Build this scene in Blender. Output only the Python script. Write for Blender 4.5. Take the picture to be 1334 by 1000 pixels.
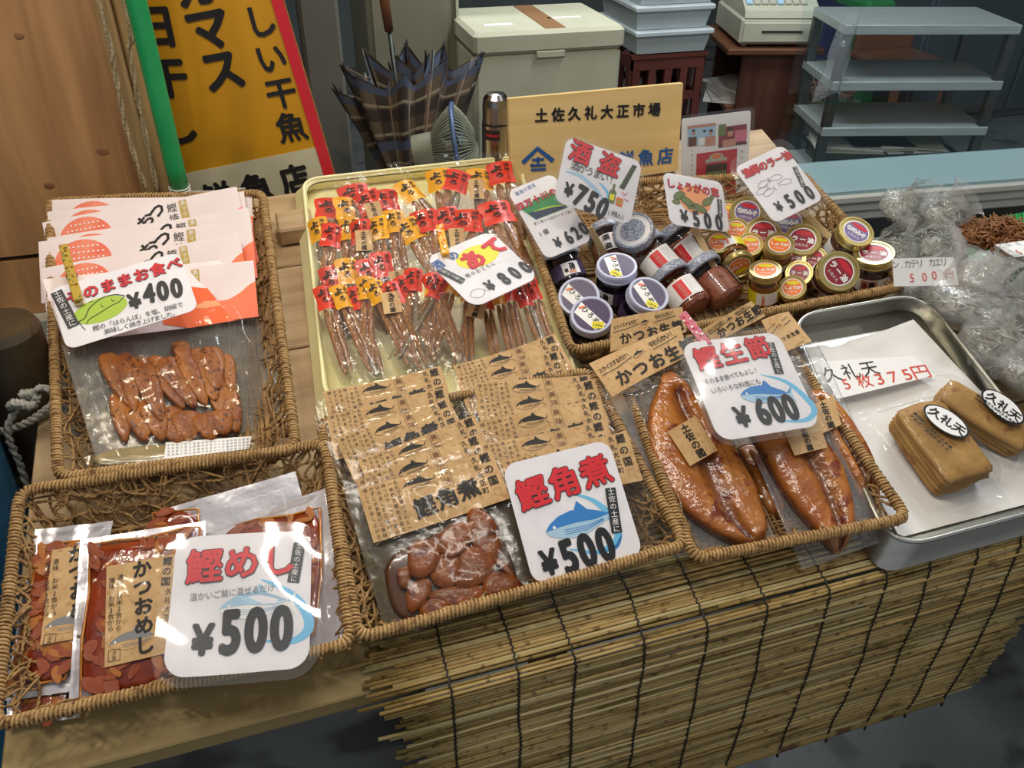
import bpy, math, random
from mathutils import Vector as V, Matrix as MX, noise as NZ
for _o in list(bpy.data.objects): bpy.data.objects.remove(_o)
SC = bpy.context.scene; COL = SC.collection
# ---------------------------------------------------------------- camera (1334x1000, focal length 1078 px)
FP = 1078.0
def nrm(a): return V(a).normalized()
_Lc = nrm((5050, -978, FP)); _w = -nrm((-50, 930, FP)); _u = (_Lc - _w * _Lc.dot(_w)).normalized(); _v = _w.cross(_u)
_Z = -nrm((-17, 1550, FP)); _X = (_Lc - _Z * _Lc.dot(_Z)).normalized(); _Y = _Z.cross(_X)
R = MX((_X, _Y, _Z))                       # camera axes (x right, y down, z forward) to world
CAMZ = 1.50; EYE = V((0, 0, CAMZ))
cd = bpy.data.cameras.new('camera'); cam = bpy.data.objects.new('camera', cd); COL.objects.link(cam); SC.camera = cam
cd.sensor_fit = 'HORIZONTAL'; cd.sensor_width = 36; cd.lens = 36 * FP / 1334; cd.clip_start = .02; cd.clip_end = 60
_mr = R @ V((1, 0, 0)); _md = R @ V((0, 1, 0)); _mf = R @ V((0, 0, 1))
cam.matrix_world = MX.Translation(EYE) @ MX((_mr, -_md, -_mf)).transposed().to_4x4()
# ---------------------------------------------------------------- world, lamps, exposure
wd = bpy.data.worlds.new('world'); SC.world = wd; wd.use_nodes = True
wd.node_tree.nodes['Background'].inputs[0].default_value = (.88, .93, 1, 1)
wd.node_tree.nodes['Background'].inputs[1].default_value = .30
SC.view_settings.view_transform = 'Standard'; SC.view_settings.look = 'None'
SC.view_settings.gamma = 1; SC.view_settings.use_curve_mapping = False; SC.view_settings.exposure = 0.12
SC.cycles.transparent_max_bounces = 40
def area(name, loc, aim, sx, sy, power, col):
    l = bpy.data.lights.new(name, 'AREA'); l.shape = 'RECTANGLE'; l.size = sx; l.size_y = sy; l.energy = power; l.color = col
    o = bpy.data.objects.new(name, l); COL.objects.link(o); o.location = loc
    o.rotation_euler = (V(aim) - V(loc)).to_track_quat('-Z', 'Y').to_euler(); return o
def bulb(name, loc, r, power, col):
    l = bpy.data.lights.new(name, 'POINT'); l.shadow_soft_size = r; l.energy = power; l.color = col
    o = bpy.data.objects.new(name, l); COL.objects.link(o); o.location = loc; return o
area('fluorescent_lamp', (-.1, .55, 2.5), (.1, .8, .8), 1.3, .08, 12, (1, .93, .82))
area('fluorescent_lamp', (1.7, 2.1, 2.9), (1.6, 2.0, .8), 1.3, .10, 40, (.92, .97, 1))
area('fluorescent_lamp', (.4, 3.0, 2.9), (.4, 3.2, .8), 1.3, .10, 32, (.95, .98, 1))
bulb('bare_bulb', (.12, 1.02, 1.95), .035, 7.5, (1, .85, .62))
bulb('bare_bulb', (-.62, .72, 2.1), .035, 6, (1, .88, .68))
bulb('bare_bulb', (1.35, .8, 2.5), .04, 9, (.98, .95, .86))
# ---------------------------------------------------------------- board frame (u right, v away, w up) and pixel look-ups
def ray(px, py): return R @ V((px - 667., py - 500., FP))
BU = R @ _u; BV = R @ _v; BW = R @ _w; HB = .85
_r = ray(667, 500); BC = EYE + _r * (-HB / _r.dot(BW))
BM = MX.Translation(BC) @ MX((BU, BV, BW)).transposed().to_4x4()    # board-local to world
BMI = BM.inverted()
def hit(px, py, O, N):
    r = ray(px, py); return EYE + r * ((O - EYE).dot(N) / r.dot(N))
def B(px, py, h=0):                        # board-local point under a pixel, h above the board
    return BMI @ hit(px, py, BC + BW * h, BW)
def GY(px, py, y): r = ray(px, py); return EYE + r * (y / r.y)
def GZ(px, py, z): r = ray(px, py); return EYE + r * ((z - EYE.z) / r.z)
class Pl:                                  # a plane with an orthonormal frame; .l(px) gives local coordinates
    def __init__(s, O, ex, ey):
        s.ex = ex.normalized(); s.n = s.ex.cross(ey).normalized(); s.ey = s.n.cross(s.ex)
        s.O = O; s.M = MX.Translation(O) @ MX((s.ex, s.ey, s.n)).transposed().to_4x4(); s.I = s.M.inverted()
    def l(s, p, z=0):
        q = s.I @ hit(p[0], p[1], s.O + s.n * z, s.n); return V((q.x, q.y, z))
def pose(TL, TR, BL, h, th0=0, asp=None, w=.6, ph0=0):
    cx, cy = (TR[0] + BL[0]) / 2, (TR[1] + BL[1]) / 2
    O = BM @ B(cx, cy, h); best = None
    def cost(th, ph):
        n = (BW * math.cos(th) - BV * math.sin(th)) * math.cos(ph) + BU * math.sin(ph)
        if ray(cx, cy).dot(n) > -200: return 1e9, None
        a, b, c = (hit(p[0], p[1], O, n) for p in (TL, TR, BL)); x = b - a; y = a - c
        e = 8 * (x.normalized().dot(y.normalized())) ** 2 + w * ((th - th0) ** 2 + (ph - ph0) ** 2)
        if asp: e += 3 * math.log((y.length / x.length) / asp) ** 2
        return e, (x, y, a)
    th, ph = th0, ph0; st = .3; e0, r0 = cost(th, ph)
    while st > .01:
        imp = False
        for dt, dp in ((st, 0), (-st, 0), (0, st), (0, -st), (st, st), (-st, -st), (st, -st), (-st, st)):
            e, r = cost(th + dt, ph + dp)
            if e < e0: e0, r0, th, ph, imp = e, r, th + dt, ph + dp, True; break
        if not imp: st *= .5
    x, y, a = r0; p = Pl(O, x, y); p.W = x.length; p.H = y.length; return p
def Zm(ox, oy, s): return lambda x, y: (ox + s * x, oy + s * y)
# ---------------------------------------------------------------- materials
MATS = {}
def pm(name, c, c2=None, scale=20, rough=.6, metal=0, bump=0, bscale=None, stretch=(1, 1, 1), coat=0, detail=4, lo=.35, hi=.65, c3=None, s3=90, spec=.5, emit=None, sss=0, trans=0):
    m = bpy.data.materials.new(name); m.use_nodes = True; nt = m.node_tree; N = nt.nodes; L = nt.links; b = N['Principled BSDF']
    b.inputs['Base Color'].default_value = (*c, 1); b.inputs['Roughness'].default_value = rough; b.inputs['Metallic'].default_value = metal
    b.inputs['Coat Weight'].default_value = coat; b.inputs['Coat Roughness'].default_value = .06; b.inputs['Specular IOR Level'].default_value = spec
    tc = N.new('ShaderNodeTexCoord'); mp = N.new('ShaderNodeMapping'); mp.inputs['Scale'].default_value = stretch; L.new(tc.outputs['Object'], mp.inputs[0])
    col = None
    if c2:
        n = N.new('ShaderNodeTexNoise'); n.inputs['Scale'].default_value = scale; n.inputs['Detail'].default_value = detail; L.new(mp.outputs[0], n.inputs['Vector'])
        r = N.new('ShaderNodeValToRGB'); r.color_ramp.elements[0].position = lo; r.color_ramp.elements[1].position = hi
        r.color_ramp.elements[0].color = (*c, 1); r.color_ramp.elements[1].color = (*c2, 1); L.new(n.outputs[0], r.inputs[0]); col = r.outputs[0]
        if c3:
            n3 = N.new('ShaderNodeTexNoise'); n3.inputs['Scale'].default_value = s3; L.new(tc.outputs['Object'], n3.inputs['Vector'])
            r3 = N.new('ShaderNodeValToRGB'); r3.color_ramp.elements[0].position = .58; r3.color_ramp.elements[1].position = .68; L.new(n3.outputs[0], r3.inputs[0])
            mx = N.new('ShaderNodeMix'); mx.data_type = 'RGBA'; L.new(r3.outputs[0], mx.inputs[0]); L.new(col, mx.inputs[6]); mx.inputs[7].default_value = (*c3, 1); col = mx.outputs[2]
        L.new(col, b.inputs['Base Color'])
    if bump:
        n = N.new('ShaderNodeTexNoise'); n.inputs['Scale'].default_value = bscale or scale; n.inputs['Detail'].default_value = 3; L.new(mp.outputs[0], n.inputs['Vector'])
        bp = N.new('ShaderNodeBump'); bp.inputs['Strength'].default_value = bump; bp.inputs['Distance'].default_value = .004
        L.new(n.outputs[0], bp.inputs['Height']); L.new(bp.outputs[0], b.inputs['Normal'])
        if coat: L.new(bp.outputs[0], b.inputs['Coat Normal'])
    if emit: b.inputs['Emission Color'].default_value = (*c, 1); b.inputs['Emission Strength'].default_value = emit
    MATS[name] = m; return m
def film(name, tint=(1, 1, 1), gloss=.10, rough=.08, bump=.5, bscale=35, haze=0.0, hazecol=(.8, .82, .84), stretch=(1, 1, 1), edge=.55):
    m = bpy.data.materials.new(name); m.use_nodes = True; nt = m.node_tree; N = nt.nodes; L = nt.links; N.remove(N['Principled BSDF']); out = N['Material Output']
    tc = N.new('ShaderNodeTexCoord'); mp = N.new('ShaderNodeMapping'); mp.inputs['Scale'].default_value = stretch; L.new(tc.outputs['Object'], mp.inputs[0])
    n = N.new('ShaderNodeTexNoise'); n.inputs['Scale'].default_value = bscale; n.inputs['Detail'].default_value = 2.5; L.new(mp.outputs[0], n.inputs['Vector'])
    bp = N.new('ShaderNodeBump'); bp.inputs['Strength'].default_value = bump; bp.inputs['Distance'].default_value = .006; L.new(n.outputs[0], bp.inputs['Height'])
    t = N.new('ShaderNodeBsdfTransparent'); t.inputs[0].default_value = (*tint, 1)
    g = N.new('ShaderNodeBsdfGlossy'); g.inputs['Roughness'].default_value = rough; L.new(bp.outputs[0], g.inputs['Normal'])
    lw = N.new('ShaderNodeLayerWeight'); lw.inputs[0].default_value = .16; L.new(bp.outputs[0], lw.inputs['Normal'])
    mr = N.new('ShaderNodeMapRange'); mr.inputs[3].default_value = gloss; mr.inputs[4].default_value = edge; L.new(lw.outputs['Fresnel'], mr.inputs[0])
    mx = N.new('ShaderNodeMixShader'); L.new(mr.outputs[0], mx.inputs[0]); src = t.outputs[0]
    if haze:
        df = N.new('ShaderNodeBsdfDiffuse'); df.inputs[0].default_value = (*hazecol, 1); m2 = N.new('ShaderNodeMixShader'); m2.inputs[0].default_value = haze
        L.new(t.outputs[0], m2.inputs[1]); L.new(df.outputs[0], m2.inputs[2]); src = m2.outputs[0]
    L.new(src, mx.inputs[1]); L.new(g.outputs[0], mx.inputs[2]); L.new(mx.outputs[0], out.inputs[0]); MATS[name] = m; return m
def woodm(name, c, c2, scale=6, axis=0, dist=3, rough=.6, coat=0, streak=14, tint=None):
    m = pm(name, c, c2, rough=rough, coat=coat); nt = m.node_tree; N = nt.nodes; L = nt.links; b = N['Principled BSDF']
    mp = [n for n in N if n.type == 'MAPPING'][0]; st = [streak] * 3; st[axis] = 1; mp.inputs['Scale'].default_value = st
    n = [n for n in N if n.type == 'TEX_NOISE'][0]; n.inputs['Scale'].default_value = scale; n.inputs['Distortion'].default_value = .6; n.inputs['Detail'].default_value = 6
    bp = N.new('ShaderNodeBump'); bp.inputs['Strength'].default_value = .25; bp.inputs['Distance'].default_value = .002; L.new(n.outputs[0], bp.inputs['Height']); L.new(bp.outputs[0], b.inputs['Normal'])
    return m
# ---------------------------------------------------------------- mesh builder
_G = {}
def glyph(ch, bold):
    k = (ch, bold)
    if k in _G: return _G[k]
    c = bpy.data.curves.new('g', 'FONT'); c.body = ch; c.size = 1; c.resolution_u = 5 if ord(ch) < 256 else 2; c.offset = bold
    o = bpy.data.objects.new('g', c); COL.objects.link(o)
    dg = bpy.context.evaluated_depsgraph_get(); me = bpy.data.meshes.new_from_object(o.evaluated_get(dg))
    vs = [(v.co.x, v.co.y) for v in me.vertices]; fs = [tuple(p.vertices) for p in me.polygons]
    bpy.data.objects.remove(o); bpy.data.curves.remove(c); bpy.data.meshes.remove(me)
    if ord(ch) < 256 and vs:
        x0 = min(v[0] for v in vs); x1 = max(v[0] for v in vs); cx = (x0 + x1) / 2; w = x1 - x0
        vs = [(v[0] - cx, v[1] - .365) for v in vs]
    else: vs = [(v[0] - .485, v[1] - .36) for v in vs]; w = .97
    _G[k] = (vs, fs, w); return _G[k]
class MB:
    def __init__(s): s.v = []; s.f = []; s.m = []; s.sm = []; s.mats = []; s.X = None
    def mi(s, m):
        if m not in s.mats: s.mats.append(m)
        return s.mats.index(m)
    def add(s, vs, fs, m, smooth=False):
        b = len(s.v); X = s.X
        s.v += [tuple(X(V(p))) for p in vs] if X else [tuple(p) for p in vs]
        s.f += [tuple(i + b for i in f) for f in fs]; k = s.mi(m); s.m += [k] * len(fs); s.sm += [smooth] * len(fs)
    def box(s, c, d, m, rot=None):
        hx, hy, hz = d[0] / 2, d[1] / 2, d[2] / 2; vs = [V((x, y, z)) for x in (-hx, hx) for y in (-hy, hy) for z in (-hz, hz)]
        if rot is not None: vs = [rot @ p for p in vs]
        s.add([p + V(c) for p in vs], [(0, 1, 3, 2), (4, 6, 7, 5), (0, 4, 5, 1), (2, 3, 7, 6), (0, 2, 6, 4), (1, 5, 7, 3)], m)
    def bbox(s, c, d, m, bv=.004):           # box with bevelled edges
        x, y, z = (q / 2 for q in d); bv = min(bv, x * .45, y * .45, z * .45); c = V(c); vs = []
        for kz, ins in ((-z, bv), (-z + bv, 0), (z - bv, 0), (z, bv)):
            X, Y = x - ins, y - ins; q = bv if ins == 0 else bv * .7
            for a, b in ((-X + q, -Y), (X - q, -Y), (X, -Y + q), (X, Y - q), (X - q, Y), (-X + q, Y), (-X, Y - q), (-X, -Y + q)): vs.append(c + V((a, b, kz)))
        fs = [tuple(range(7, -1, -1)), tuple(range(24, 32))]
        for r in range(3):
            for i in range(8): fs.append((r * 8 + i, r * 8 + (i + 1) % 8, r * 8 + 8 + (i + 1) % 8, r * 8 + 8 + i))
        s.add(vs, fs, m)
    def hexa(s, q, m):                       # 8 corners: 4 bottom, 4 top
        s.add(q, [(3, 2, 1, 0), (4, 5, 6, 7), (0, 1, 5, 4), (1, 2, 6, 5), (2, 3, 7, 6), (3, 0, 4, 7)], m)
    def tube(s, pts, r, m, n=6, closed=False, smooth=True, caps=True):
        pts = [V(p) for p in pts]; N = len(pts); vs = []; up = None
        for i, p in enumerate(pts):
            t = (pts[(i + 1) % N] - pts[i - 1]) if closed else (pts[min(i + 1, N - 1)] - pts[max(i - 1, 0)])
            if t.length < 1e-9: t = V((0, 0, 1))
            t.normalize()
            if up is None: up = t.orthogonal().normalized()
            up = (up - t * up.dot(t)); up = up.normalized() if up.length > 1e-6 else t.orthogonal().normalized(); sd = t.cross(up); rr = r[i] if isinstance(r, (list, tuple)) else r
            for k in range(n): a = 2 * math.pi * k / n; vs.append(p + up * (rr * math.cos(a)) + sd * (rr * math.sin(a)))
        fs = []
        for i in range(N if closed else N - 1):
            j = (i + 1) % N
            for k in range(n): fs.append((i * n + k, i * n + (k + 1) % n, j * n + (k + 1) % n, j * n + k))
        if caps and not closed: fs += [tuple(range(n - 1, -1, -1)), tuple(range((N - 1) * n, N * n))]
        s.add(vs, fs, m, smooth)
    def lathe(s, prof, m, n=24, smooth=True, M=None):   # prof: (r, z); m may be a list per band
        vs = []
        for r, z in prof:
            for k in range(n): a = 2 * math.pi * k / n; p = V((r * math.cos(a), r * math.sin(a), z)); vs.append(M @ p if M else p)
        for i in range(len(prof) - 1):
            mm = m[i] if isinstance(m, list) else m
            if mm is None: continue
            s.add([vs[j] for j in range(i * n, (i + 2) * n)], [(k, (k + 1) % n, n + (k + 1) % n, n + k) for k in range(n)], mm, smooth)
    def disc(s, r, z, m, n=24, c=(0, 0), M=None):
        vs = [V((c[0] + r * math.cos(2 * math.pi * k / n), c[1] + r * math.sin(2 * math.pi * k / n), z)) for k in range(n)]
        s.add([M @ p for p in vs] if M else vs, [tuple(range(n))], m)
    def grid(s, fn, nx, ny, m, smooth=True, wrapx=False):
        vs = [fn(i / nx, j / ny) for j in range(ny + 1) for i in range(nx + 1)]; w = nx + 1
        s.add(vs, [(j * w + i, j * w + i + 1, (j + 1) * w + i + 1, (j + 1) * w + i) for j in range(ny) for i in range(nx)], m, smooth)
    def poly(s, pts, m, z=0): s.add([V((p[0], p[1], z)) for p in pts], [tuple(range(len(pts)))], m)
    def rrect(s, x0, y0, x1, y1, r, m, z=0, th=0, seg=5):
        pts = rr(x0, y0, x1, y1, r, seg); n = len(pts)
        if th:
            s.add([V((p[0], p[1], z)) for p in pts] + [V((p[0], p[1], z - th)) for p in pts], [tuple(range(n)), tuple(range(2 * n - 1, n - 1, -1))] + [(i, n + i, n + (i + 1) % n, (i + 1) % n) for i in range(n)], m)
        else: s.poly(pts, m, z)
    def stroke(s, pts, w, m, z=0):           # ribbon; w number or list
        pts = [V((p[0], p[1])) for p in pts]; vs = []
        for i, p in enumerate(pts):
            t = (pts[min(i + 1, len(pts) - 1)] - pts[max(i - 1, 0)]); t = t.normalized() if t.length > 0 else V((1, 0)); k = (w[i] if isinstance(w, list) else w) / 2
            vs += [V((p.x - t.y * k, p.y + t.x * k, z)), V((p.x + t.y * k, p.y - t.x * k, z))]
        s.add(vs, [(2 * i + 1, 2 * i, 2 * i + 2, 2 * i + 3)[::-1] for i in range(len(pts) - 1)], m)
    def ch(s, c, x, y, size, m, z=0, bold=0, ang=0, sx=1, shear=0):
        vs, fs, w = glyph(c, 0); ca, sa = math.cos(ang), math.sin(ang); r = bold * .72 if bold >= .018 else 0
        offs = [(r * math.cos(k * .7854), r * math.sin(k * .7854)) for k in range(8)] if r else [(0, 0)]
        if 0 < r < .02: offs = offs[::2]
        for jj, (ox, oy) in enumerate(offs):
            q = [((a * sx + ox + b * shear) * size, (b + oy) * size) for a, b in vs]
            s.add([V((x + a * ca - b * sa, y + a * sa + b * ca, z + 2e-5 * jj)) for a, b in q], fs, m)
    def row(s, t, p0, p1, size, m, z=0, bold=0, sx=1, vert=False, shear=0):   # first and last character centres
        n = len(t); p0 = V(p0[:2]); p1 = V(p1[:2]); d = p1 - p0; ang = math.atan2(d.y, d.x) if not vert else math.atan2(-d.y, -d.x) - math.pi / 2
        for i, c in enumerate(t):
            if c == ' ': continue
            p = p0 + d * (i / (n - 1) if n > 1 else 0); a = ang - math.pi / 2 if vert and c in 'ー…「」~' else ang
            s.ch(c, p.x, p.y, size, m, z, bold, a, sx, shear)
    def build(s, name, parent=None, M=None):
        me = bpy.data.meshes.new(name); me.from_pydata(s.v, [], s.f)
        for k in s.mats: me.materials.append(MATS[k])
        me.polygons.foreach_set('material_index', s.m); me.polygons.foreach_set('use_smooth', s.sm); me.update()
        return link(name, me, parent, M)
def rr(x0, y0, x1, y1, r, seg=5):
    pts = []
    for cx, cy, a0 in ((x1 - r, y0 + r, -90), (x1 - r, y1 - r, 0), (x0 + r, y1 - r, 90), (x0 + r, y0 + r, 180)):
        for k in range(seg + 1): a = math.radians(a0 + 90 * k / seg); pts.append((cx + r * math.cos(a), cy + r * math.sin(a)))
    return pts
def link(name, data, parent=None, M=None):
    o = bpy.data.objects.new(name, data); COL.objects.link(o)
    if parent is not None: o.parent = parent
    if M is not None: o.matrix_local = M
    return o
def thing(name, label, cat, M=None, group=None):
    o = bpy.data.objects.new(name, None); o.empty_display_size = .02; COL.objects.link(o)
    if M is not None: o.matrix_world = M
    return tag(o, label, cat, group)
def tag(o, label, cat, group=None, kind=None):
    o['label'] = label; o['category'] = cat
    if group: o['group'] = group
    if kind: o['kind'] = kind
    return o
def struct(o): o['kind'] = 'structure'; return o
def bez(ps, n=12):
    out = []; ps = [V(p) for p in ps]
    for k in range(n + 1):
        t = k / n; q = ps[:]
        while len(q) > 1: q = [a.lerp(b, t) for a, b in zip(q, q[1:])]
        out.append(q[0])
    return out
def crom(ps, n=6):                          # smooth curve through points
    ps = [V(p) for p in ps]; out = []
    for i in range(len(ps) - 1):
        a, b, c, d = ps[max(i - 1, 0)], ps[i], ps[i + 1], ps[min(i + 2, len(ps) - 1)]
        for k in range(n):
            t = k / n; out.append(.5 * ((2 * b) + (c - a) * t + (2 * a - 5 * b + 4 * c - d) * t * t + (3 * b - a - 3 * c + d) * t ** 3))
    return out + [ps[-1]]
def pebble(mb, poly, h, m, z=0, sub=2, flat=False):     # rounded lump over an outline
    pts = [V(p[:2]) for p in poly]; ar = sum(a.x * b.y - b.x * a.y for a, b in zip(pts, pts[1:] + pts[:1]))
    if ar < 0: pts.reverse()
    for _ in range(sub): pts = [q for a, b in zip(pts, pts[1:] + pts[:1]) for q in (a.lerp(b, .25), a.lerp(b, .75))]
    c = sum(pts, V((0, 0))) / len(pts); n = len(pts); vs = []; rings = ((.98, 0), (1, .5), (.985, .82), (.93, .97), (.5, 1.0)) if flat else ((.97, 0), (1, .35), (.93, .72), (.78, .93), (.4, 1.0))
    for k, hh in rings: vs += [V(((p.x - c.x) * k + c.x, (p.y - c.y) * k + c.y, z + h * hh)) for p in pts]
    vs.append(V((c.x, c.y, z + h * 1.0))); fs = []
    for r in range(len(rings) - 1): fs += [(r * n + i, r * n + (i + 1) % n, (r + 1) * n + (i + 1) % n, (r + 1) * n + i) for i in range(n)]
    b = (len(rings) - 1) * n; fs += [(b + i, b + (i + 1) % n, len(vs) - 1) for i in range(n)]
    mb.add(vs, fs, m, True)
def nz(x, y, s, k=0): return NZ.noise(V((x * s, y * s, k)))
def hx(s):
    return tuple(((c / 255 + .055) / 1.055) ** 2.4 if c > 10 else c / 3300 for c in (int(s[i:i + 2], 16) for i in (0, 2, 4)))
rnd = random.Random(7)
for n, c, r in (('white', 'f2efec', .5), ('paper', 'ece7df', .7), ('black', '17161a', .5), ('ink', '221c18', .7), ('red', 'd8202c', .5), ('tabblack', '25262c', .45), ('blue', '2f7fc8', .5),
                ('skyblue', '6fbfe8', .5), ('paleblue', 'a9cbe2', .5), ('navy', '1d2b52', .5), ('yellow', 'f2e32c', .5), ('lime', 'a9c63a', .5), ('orange', 'f0641e', .45), ('signblue', '22589c', .6),
                ('handred', 'd8492f', .7), ('peach', 'f2a36a', .5), ('olive', '6d7b45', .6), ('darkolive', '424c2c', .6), ('green', '2d8a4c', .5), ('brown', '6a3c22', .6), ('grey', '7c7c7c', .5), ('gold_tag', 'b99a3c', .5),
                ('packred', 'e23a20', .35), ('packorange', 'f0aa0c', .35), ('packdark', '3a1a14', .5), ('lidorange', 'ee7a28', .4), ('lidred', '8e2230', .4), ('lidpurple', '7c6a98', .4), ('labelyellow', 'e3d51e', .4),
                ('purple', '4a3a5c', .4), ('framered', 'c81f30', .45), ('skin', 'c99078', .6), ('pink', 'd87890', .6), ('blackplastic', '1a1a1c', .4), ('bluemetal', '51658c', .35), ('greycream', 'b9b7a8', .5), ('tape', '9a7350', .4)):
    pm(n, hx(c), rough=r)
pm('card', hx('efebee'), hx('e6e2e6'), scale=30, rough=.45)
pm('headerpaper', hx('efe2df'), hx('e9d8d6'), scale=15, rough=.5, bump=.1)
pm('headerorange', hx('f0551a'), hx('f36a26'), scale=12, rough=.4)
pm('blobred', hx('e85a34'), hx('ee8464'), scale=25, rough=.5)
pm('kraft', hx('cfaa78'), hx('c19a68'), scale=60, rough=.75, bump=.08, c3=hx('b58d5c'), s3=160)
pm('wicker', hx('8d6a40'), hx('b18c58'), scale=45, rough=.75, bump=.7, bscale=260, c3=hx('6b4c2b'), s3=60)
pm('wicker_rim', hx('a07c4c'), hx('bd9964'), scale=70, rough=.7, bump=.5, bscale=300, c3=hx('7c5a34'), s3=90)
pm('concrete', hx('585b5a'), hx('6a6d6b'), scale=4, rough=.5, bump=.3, bscale=30, c3=hx('3c3d3c'), s3=9)
pm('wallgrey', hx('6c6b62'), hx('78766b'), scale=3, rough=.8, bump=.15)
pm('wallback', hx('565e60'), hx('636b6c'), scale=2, rough=.6)
pm('locker', hx('86836f'), hx('908c78'), scale=5, rough=.6)
pm('ceilingmat', hx('777770'), rough=.9)
woodm('plywood', hx('9c7046'), hx('be8e5c'), scale=2.6, axis=2, streak=9)
woodm('postwood', hx('9a7c50'), hx('bd9d6c'), scale=3, axis=2, streak=12)
woodm('boardwood', hx('a08460'), hx('bfa27a'), scale=3, axis=0, streak=10)
woodm('edgewood', hx('9c8250'), hx('b59c68'), scale=2.5, axis=0, streak=12)
woodm('signwood', hx('d9b878'), hx('e3c68a'), scale=2, axis=0, streak=16)
woodm('deskwood', hx('4c2c22'), hx('5e382a'), scale=2, axis=2, streak=12, rough=.4)
woodm('desktop', hx('643f2a'), hx('764b32'), scale=2, axis=0, rough=.35)
woodm('stickwood', hx('d9b680'), hx('e6c894'), scale=6, axis=1, streak=8)
pm('knot', hx('7a5232'), hx('8e623c'), scale=30, rough=.6)
pm('bamboo', hx('352b1e'), hx('4e402a'), scale=14, rough=.45, stretch=(1, 1, .2))
pm('rope', hx('8f8d84'), hx('b3b0a4'), scale=90, rough=.9, bump=.8, bscale=200)
pm('ropetan', hx('a08c68'), hx('b8a480'), scale=90, rough=.9, bump=.8, bscale=200)
pm('greentube', hx('27a562'), hx('1f9658'), scale=8, rough=.3)
pm('signyellow', hx('c8900e'), hx('b8840e'), scale=3, rough=.45, c3=hx('a87a14'), s3=6)
pm('signwhite', hx('c9c4ac'), hx('b8b296'), scale=9, rough=.6)
pm('styrofoam', hx('bab9a0'), hx('c4c3aa'), scale=6, rough=.8, bump=.1, bscale=160)
pm('styrodirty', hx('b4a878'), hx('c9c6a8'), scale=8, rough=.8)
pm('traywhite', hx('bac6ca'), hx('c4cfd2'), scale=6, rough=.6)
pm('crate', hx('5a2c24'), hx('68352a'), scale=9, rough=.45)
pm('register', hx('b9baa4'), hx('c4c4b0'), scale=8, rough=.45)
pm('rail', hx('ccccc6'), hx('d8d8d2'), scale=6, rough=.35, metal=.1)
pm('steel', hx('b0b8b6'), hx('bec6c4'), scale=10, rough=.35, metal=.4, stretch=(1, 12, 12))
pm('steeldark', hx('4e5452'), hx('5e6462'), scale=10, rough=.35, metal=.8)
pm('traysteel', hx('b8b6ae'), hx('c6c4ba'), scale=14, rough=.34, metal=1, stretch=(1, 6, 6))
pm('thermossteel', hx('9c9794'), hx('aaa6a2'), scale=40, rough=.22, metal=1, stretch=(8, 8, .3))
pm('fridge', hx('5e6e76'), hx('4f5e66'), scale=2, rough=.35, metal=.5)
pm('counterglass', hx('a4c2c8'), hx('b0ccd0'), scale=3, rough=.15, metal=.3)  # bluish reflection on the counter top is painted into this base colour
pm('yellowtray', hx('e9e0a2'), hx('efe8b4'), scale=10, rough=.4)
pm('fangrey', hx('8a8c78'), rough=.5)
pm('fishcake', hx('9a7034'), hx('b48a48'), scale=25, rough=.6, bump=.3, bscale=90, c3=hx('8f5c2c'), s3=50)
pm('sardine', hx('77766a'), hx('b8b6a8'), scale=60, rough=.4, metal=.1, c3=hx('3c3c34'), s3=150)
pm('driedbrown', hx('6e3e1c'), hx('94602c'), scale=50, rough=.6)
pm('netgreen', hx('1fa050'), hx('28b45c'), scale=20, rough=.5)
pm('whitepaper', hx('e4e0da'), hx('d9d6d2'), scale=12, rough=.65, bump=.12, bscale=14)
pm('foilwhite', hx('d9d6dc'), hx('c4c2ca'), scale=16, rough=.22, metal=.35, bump=.5, bscale=28)
pm('kakuni', hx('6e3506'), hx('88460a'), scale=55, rough=.36, spec=.3, coat=.15, bump=.25, bscale=120, c3=hx('5c2410'), s3=70)
pm('kakunisauce', hx('4c2410'), hx('5f3214'), scale=20, rough=.15, coat=1)
pm('oilgold', hx('5e3a18'), hx('4a2a14'), scale=20, rough=.2, coat=.5)
pm('slice', hx('7c3c0e'), hx('a8641c'), scale=45, rough=.4, spec=.3, coat=.12, bump=.4, bscale=150, c3=hx('52240e'), s3=190, stretch=(1, .35, 1))
pm('sauceamber', hx('6c2006'), hx('94380a'), scale=26, rough=.15, coat=.6, bump=.4, bscale=40)
pm('flake', hx('7c2806'), hx('a24a0a'), scale=60, rough=.3, coat=.3, bump=.3, bscale=110)
pm('flakelight', hx('a0500e'), hx('b87420'), scale=60, rough=.3, coat=.3, bump=.3, bscale=110)
pm('sauceedge', hx('c07c10'), hx('a85a0c'), scale=26, rough=.1, coat=1)
pm('jerky', hx('a4661c'), hx('784818'), scale=70, rough=.4, coat=.3, bump=.9, bscale=200, stretch=(1, .4, 1), c3=hx('c08c50'), s3=140)
pm('jerkydark', hx('5c4a34'), hx('8a7a5c'), scale=50, rough=.3, coat=.5, bump=.5, bscale=140)
pm('fishskin', hx('8c7a50'), hx('a8966a'), scale=30, rough=.25, coat=.6)
pm('glassdark', hx('17141a'), rough=.08, spec=.6)
pm('shiokara', hx('9c6048'), hx('8a4e3a'), scale=60, rough=.35, c3=hx('6c3426'), s3=120)
pm('honey', hx('a4682a'), hx('8c5220'), scale=30, rough=.3)
pm('darkpaste', hx('4c2c22'), hx('6c4030'), scale=60, rough=.4)
pm('lidwhite', hx('c9cbe0'), hx('bfc2da'), scale=9, rough=.35)
pm('lidpattern', hx('c0c2c8'), hx('7c88a4'), scale=420, rough=.3, lo=.47, hi=.53)
pm('lidgold', hx('bca868'), hx('cab87c'), scale=9, rough=.3, metal=.75)
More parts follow.
